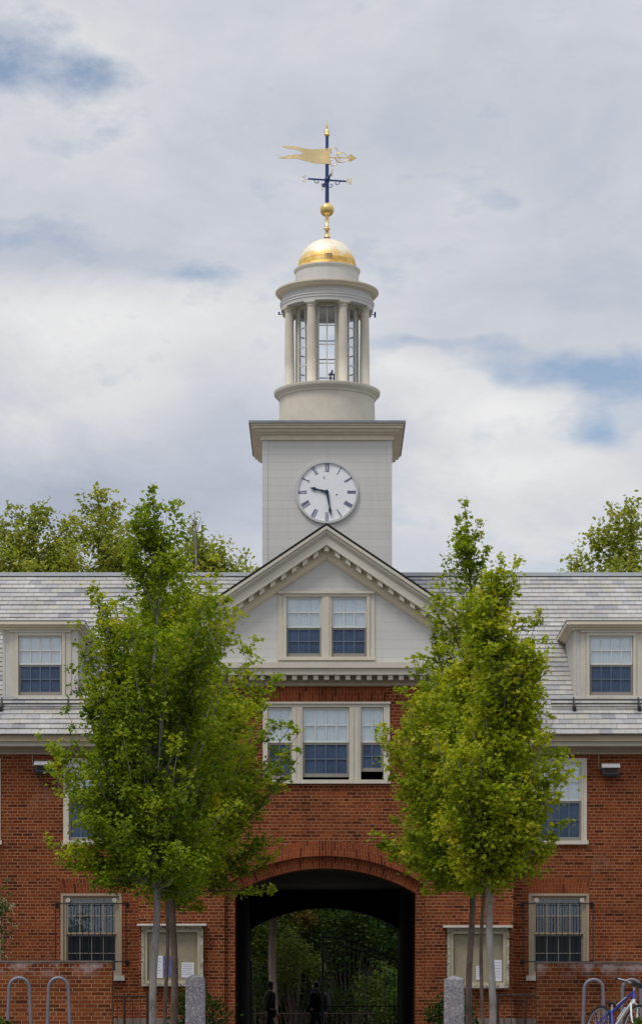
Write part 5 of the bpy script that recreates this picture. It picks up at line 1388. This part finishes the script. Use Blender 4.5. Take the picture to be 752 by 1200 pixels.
for s in (-1, 1): m.tube([(.825, s * .2, 1.03), (.80, s * .34, 1.033)], .021, 8); m.tube([(.87, s * .16, 1.02), (.92, s * .2, 1.0), (.90, s * .3, .985)], .009, 6)
m.box(.88, .93, -.09, .09, .96, 1.03)
bk(m, 'grip', 'rubber', hb)
m = MB(); m.tube([ST, (.295, 0, .70)], .014, 8); bk(m, 'seat_post', 'chrome')
m = MB(); m.grid([[(.16, y * 1.0, .735 - abs(y) * .25) for y in (-.085, -.04, 0, .04, .085)], [(.25, y * .9, .745 - abs(y) * .25) for y in (-.085, -.04, 0, .04, .085)], [(.34, y * .45, .742 - abs(y) * .3) for y in (-.085, -.04, 0, .04, .085)], [(.42, y * .2, .735 - abs(y) * .4) for y in (-.085, -.04, 0, .04, .085)]])
m.grid([[(.16, y, .70) for y in (-.06, 0, .06)], [(.41, y * .3, .712) for y in (-.06, 0, .06)]]); bk(m, 'saddle', 'rubber')
m = MB(); m.tube([(BB[0], -.07, BB[2]), (BB[0], .07, BB[2])], .02, 8); m.tube([(BB[0], -.07, BB[2]), (BB[0] + .15, -.075, BB[2] - .08)], .01, 6); m.tube([(BB[0], .07, BB[2]), (BB[0] - .15, .075, BB[2] + .08)], .01, 6)
m.tube([(BB[0] + .09 * math.cos(2 * PI * k / 24), -.05, BB[2] + .09 * math.sin(2 * PI * k / 24)) for k in range(25)], .006, 5); cr_ = bk(m, 'crank', 'chrome')
m = MB(); m.box(BB[0] + .11, BB[0] + .19, -.17, -.08, BB[2] - .095, BB[2] - .07); m.box(BB[0] - .19, BB[0] - .11, .08, .17, BB[2] + .07, BB[2] + .095); bk(m, 'pedal', 'rubber', cr_)

# ------------------------------------------------------------------ sky and light
SUN_EL, SUN_AZ = 60.0, -140.0            # azimuth clockwise from +Y: behind the camera and to its left
w = bpy.data.worlds.new('World'); sc.world = w; w.use_nodes = True
nt = w.node_tree; bg = nt.nodes['Background']; bg.inputs['Strength'].default_value = 0.1
sky = nd(nt, 'ShaderNodeTexSky', sky_type='NISHITA', sun_disc=False, sun_elevation=math.radians(SUN_EL), sun_rotation=math.radians(SUN_AZ % 360), air_density=1.0, dust_density=0.6, ozone_density=1.5)
d = nd(nt, 'ShaderNodeTexCoord').outputs['Generated']
sep = nd(nt, 'ShaderNodeSeparateXYZ', {0: d})
def M(op, a, b=None, c=None):
    ins = {0: a}
    if b is not None: ins[1] = b
    if c is not None: ins[2] = c
    return nd(nt, 'ShaderNodeMath', ins, operation=op).outputs[0]
yy = M('MAXIMUM', sep.outputs[1], 0.05)
u = M('DIVIDE', sep.outputs[0], yy); v = M('DIVIDE', sep.outputs[2], yy)
sv = nd(nt, 'ShaderNodeVectorMath', {0: d, 1: (1.0, 1.0, 1.9)}, operation='MULTIPLY').outputs[0]
n1 = nd(nt, 'ShaderNodeTexNoise', {'Vector': sv, 'Scale': 8.5, 'Detail': 9.0, 'Roughness': 0.58, 'Distortion': 0.4})
n2 = nd(nt, 'ShaderNodeTexNoise', {'Vector': sv, 'Scale': 30.0, 'Detail': 8.0, 'Roughness': 0.6})
n3 = nd(nt, 'ShaderNodeTexNoise', {'Vector': sv, 'Scale': 4.5, 'Detail': 4.0, 'Roughness': 0.5})
wob = nd(nt, 'ShaderNodeSeparateXYZ', {0: nd(nt, 'ShaderNodeVectorMath', {0: n1.outputs[1], 1: (0.5, 0.5, 0.5)}, operation='SUBTRACT').outputs[0]})
uw = M('ADD', u, M('MULTIPLY', wob.outputs[0], 0.075)); vw = M('ADD', v, M('MULTIPLY', wob.outputs[1], 0.040))
def patch(px, py, rx, ry, amp):
    a = M('DIVIDE', M('SUBTRACT', uw, (px - CX) / FPX), rx / FPX); b = M('DIVIDE', M('SUBTRACT', vw, (HOR - py) / FPX), ry / FPX)
    r2_ = M('ADD', M('MULTIPLY', a, a), M('MULTIPLY', b, b))
    return M('MULTIPLY', M('POWER', 2.718, M('MULTIPLY', r2_, -1.0)), amp)
def total(lst):
    s = lst[0]
    for q in lst[1:]: s = M('ADD', s, q)
    return s
# breaks in the cloud
hole = total([patch(10, 60, 70, 60, .62), patch(130, 75, 60, 22, .42), patch(240, 322, 60, 14, .40), patch(10, 292, 80, 24, .45), patch(665, 425, 120, 26, .66), patch(745, 450, 60, 40, .5), patch(702, 508, 50, 24, .66), patch(500, 408, 70, 12, .42), patch(580, 445, 50, 18, .42), patch(70, 170, 60, 26, .36), patch(640, 250, 120, 30, .12), patch(690, 330, 120, 26, .15)])
hole = M('ADD', hole, M('ADD', M('MULTIPLY', M('SUBTRACT', n2.outputs[0], 0.5), 1.5), M('MULTIPLY', M('SUBTRACT', n1.outputs[0], 0.5), 1.0)))
hole = nd(nt, 'ShaderNodeMapRange', {0: hole, 1: 0.13, 2: 0.72, 3: 0.0, 4: 0.82}).outputs[0]
# light and shade of the cloud deck itself: bright heaped cloud low on the left and right, thin grey veil above
br2 = total([patch(110, 390, 190, 55, .32), patch(60, 210, 130, 45, .16), patch(120, 470, 160, 40, .26), patch(560, 480, 120, 36, .40), patch(640, 560, 170, 50, .30), patch(330, 60, 260, 60, .10), patch(60, 590, 210, 50, -.34), patch(270, 500, 70, 60, -.16), patch(640, 330, 200, 40, -.12), patch(560, 150, 240, 70, -.08), patch(120, 310, 150, 22, -.22), patch(470, 440, 60, 20, .2)])
rid = M('ABSOLUTE', M('SUBTRACT', n2.outputs[0], 0.5))
tone = M('ADD', M('MULTIPLY', br2, 1.35), M('MULTIPLY', M('SUBTRACT', n1.outputs[0], 0.5), 1.5))
tone = M('ADD', tone, M('MULTIPLY', M('SUBTRACT', n2.outputs[0], 0.5), 0.32))
tone = M('ADD', tone, M('MULTIPLY', rid, -0.25))
tone = M('ADD', tone, M('MULTIPLY', M('SUBTRACT', n3.outputs[0], 0.5), 0.5))
tone = nd(nt, 'ShaderNodeMapRange', {0: tone, 1: -0.6, 2: 0.6}).outputs[0]
cl = ramp(nt, tone, [(0.0, (0.41, 0.45, 0.54)), (0.33, (0.52, 0.555, 0.635)), (0.60, (0.63, 0.65, 0.70)), (0.8, (0.74, 0.745, 0.765)), (1.0, (0.84, 0.84, 0.84))])
# an overcast deck is brighter overhead than near the horizon
el = nd(nt, 'ShaderNodeMapRange', {0: sep.outputs[2], 1: 0.36, 2: 0.95, 3: 1.0, 4: 2.1}).outputs[0]
cl = nd(nt, 'ShaderNodeVectorMath', {0: cl, 3: M('MULTIPLY', el, 10.0)}, operation='SCALE').outputs[0]
skc = nd(nt, 'ShaderNodeVectorMath', {0: sky.outputs[0], 3: 1.15}, operation='SCALE').outputs[0]
nt.links.new(mixc(nt, hole, cl, skc), bg.inputs['Color'])

sl_ = bpy.data.lights.new('sun', 'SUN'); sl_.energy = 1.9; sl_.angle = math.radians(16); sl_.color = (1, .95, .87)
so_ = bpy.data.objects.new('sun', sl_); COL.objects.link(so_)
az, elv = math.radians(SUN_AZ), math.radians(SUN_EL)
dv = Vector((math.sin(az) * math.cos(elv), math.cos(az) * math.cos(elv), math.sin(elv)))
so_.rotation_euler = (-dv).to_track_quat('-Z', 'Y').to_euler(); so_.location = dv * 100

cam = bpy.data.cameras.new('camera'); co = bpy.data.objects.new('camera', cam); COL.objects.link(co)
co.location = (0, 0, EYE); co.rotation_euler = (PI / 2, 0, 0)
cam.sensor_width = 36; cam.sensor_fit = 'AUTO'; cam.lens = 36 * FPX / 1200.0; cam.shift_y = (HOR - 600) / 1200.0; cam.clip_end = 3000
sc.camera = co
sc.view_settings.view_transform = 'Standard'; sc.view_settings.look = 'None'; sc.view_settings.exposure = 0; sc.view_settings.gamma = 1
sc.cycles.max_bounces = 8; sc.cycles.transparent_max_bounces = 16
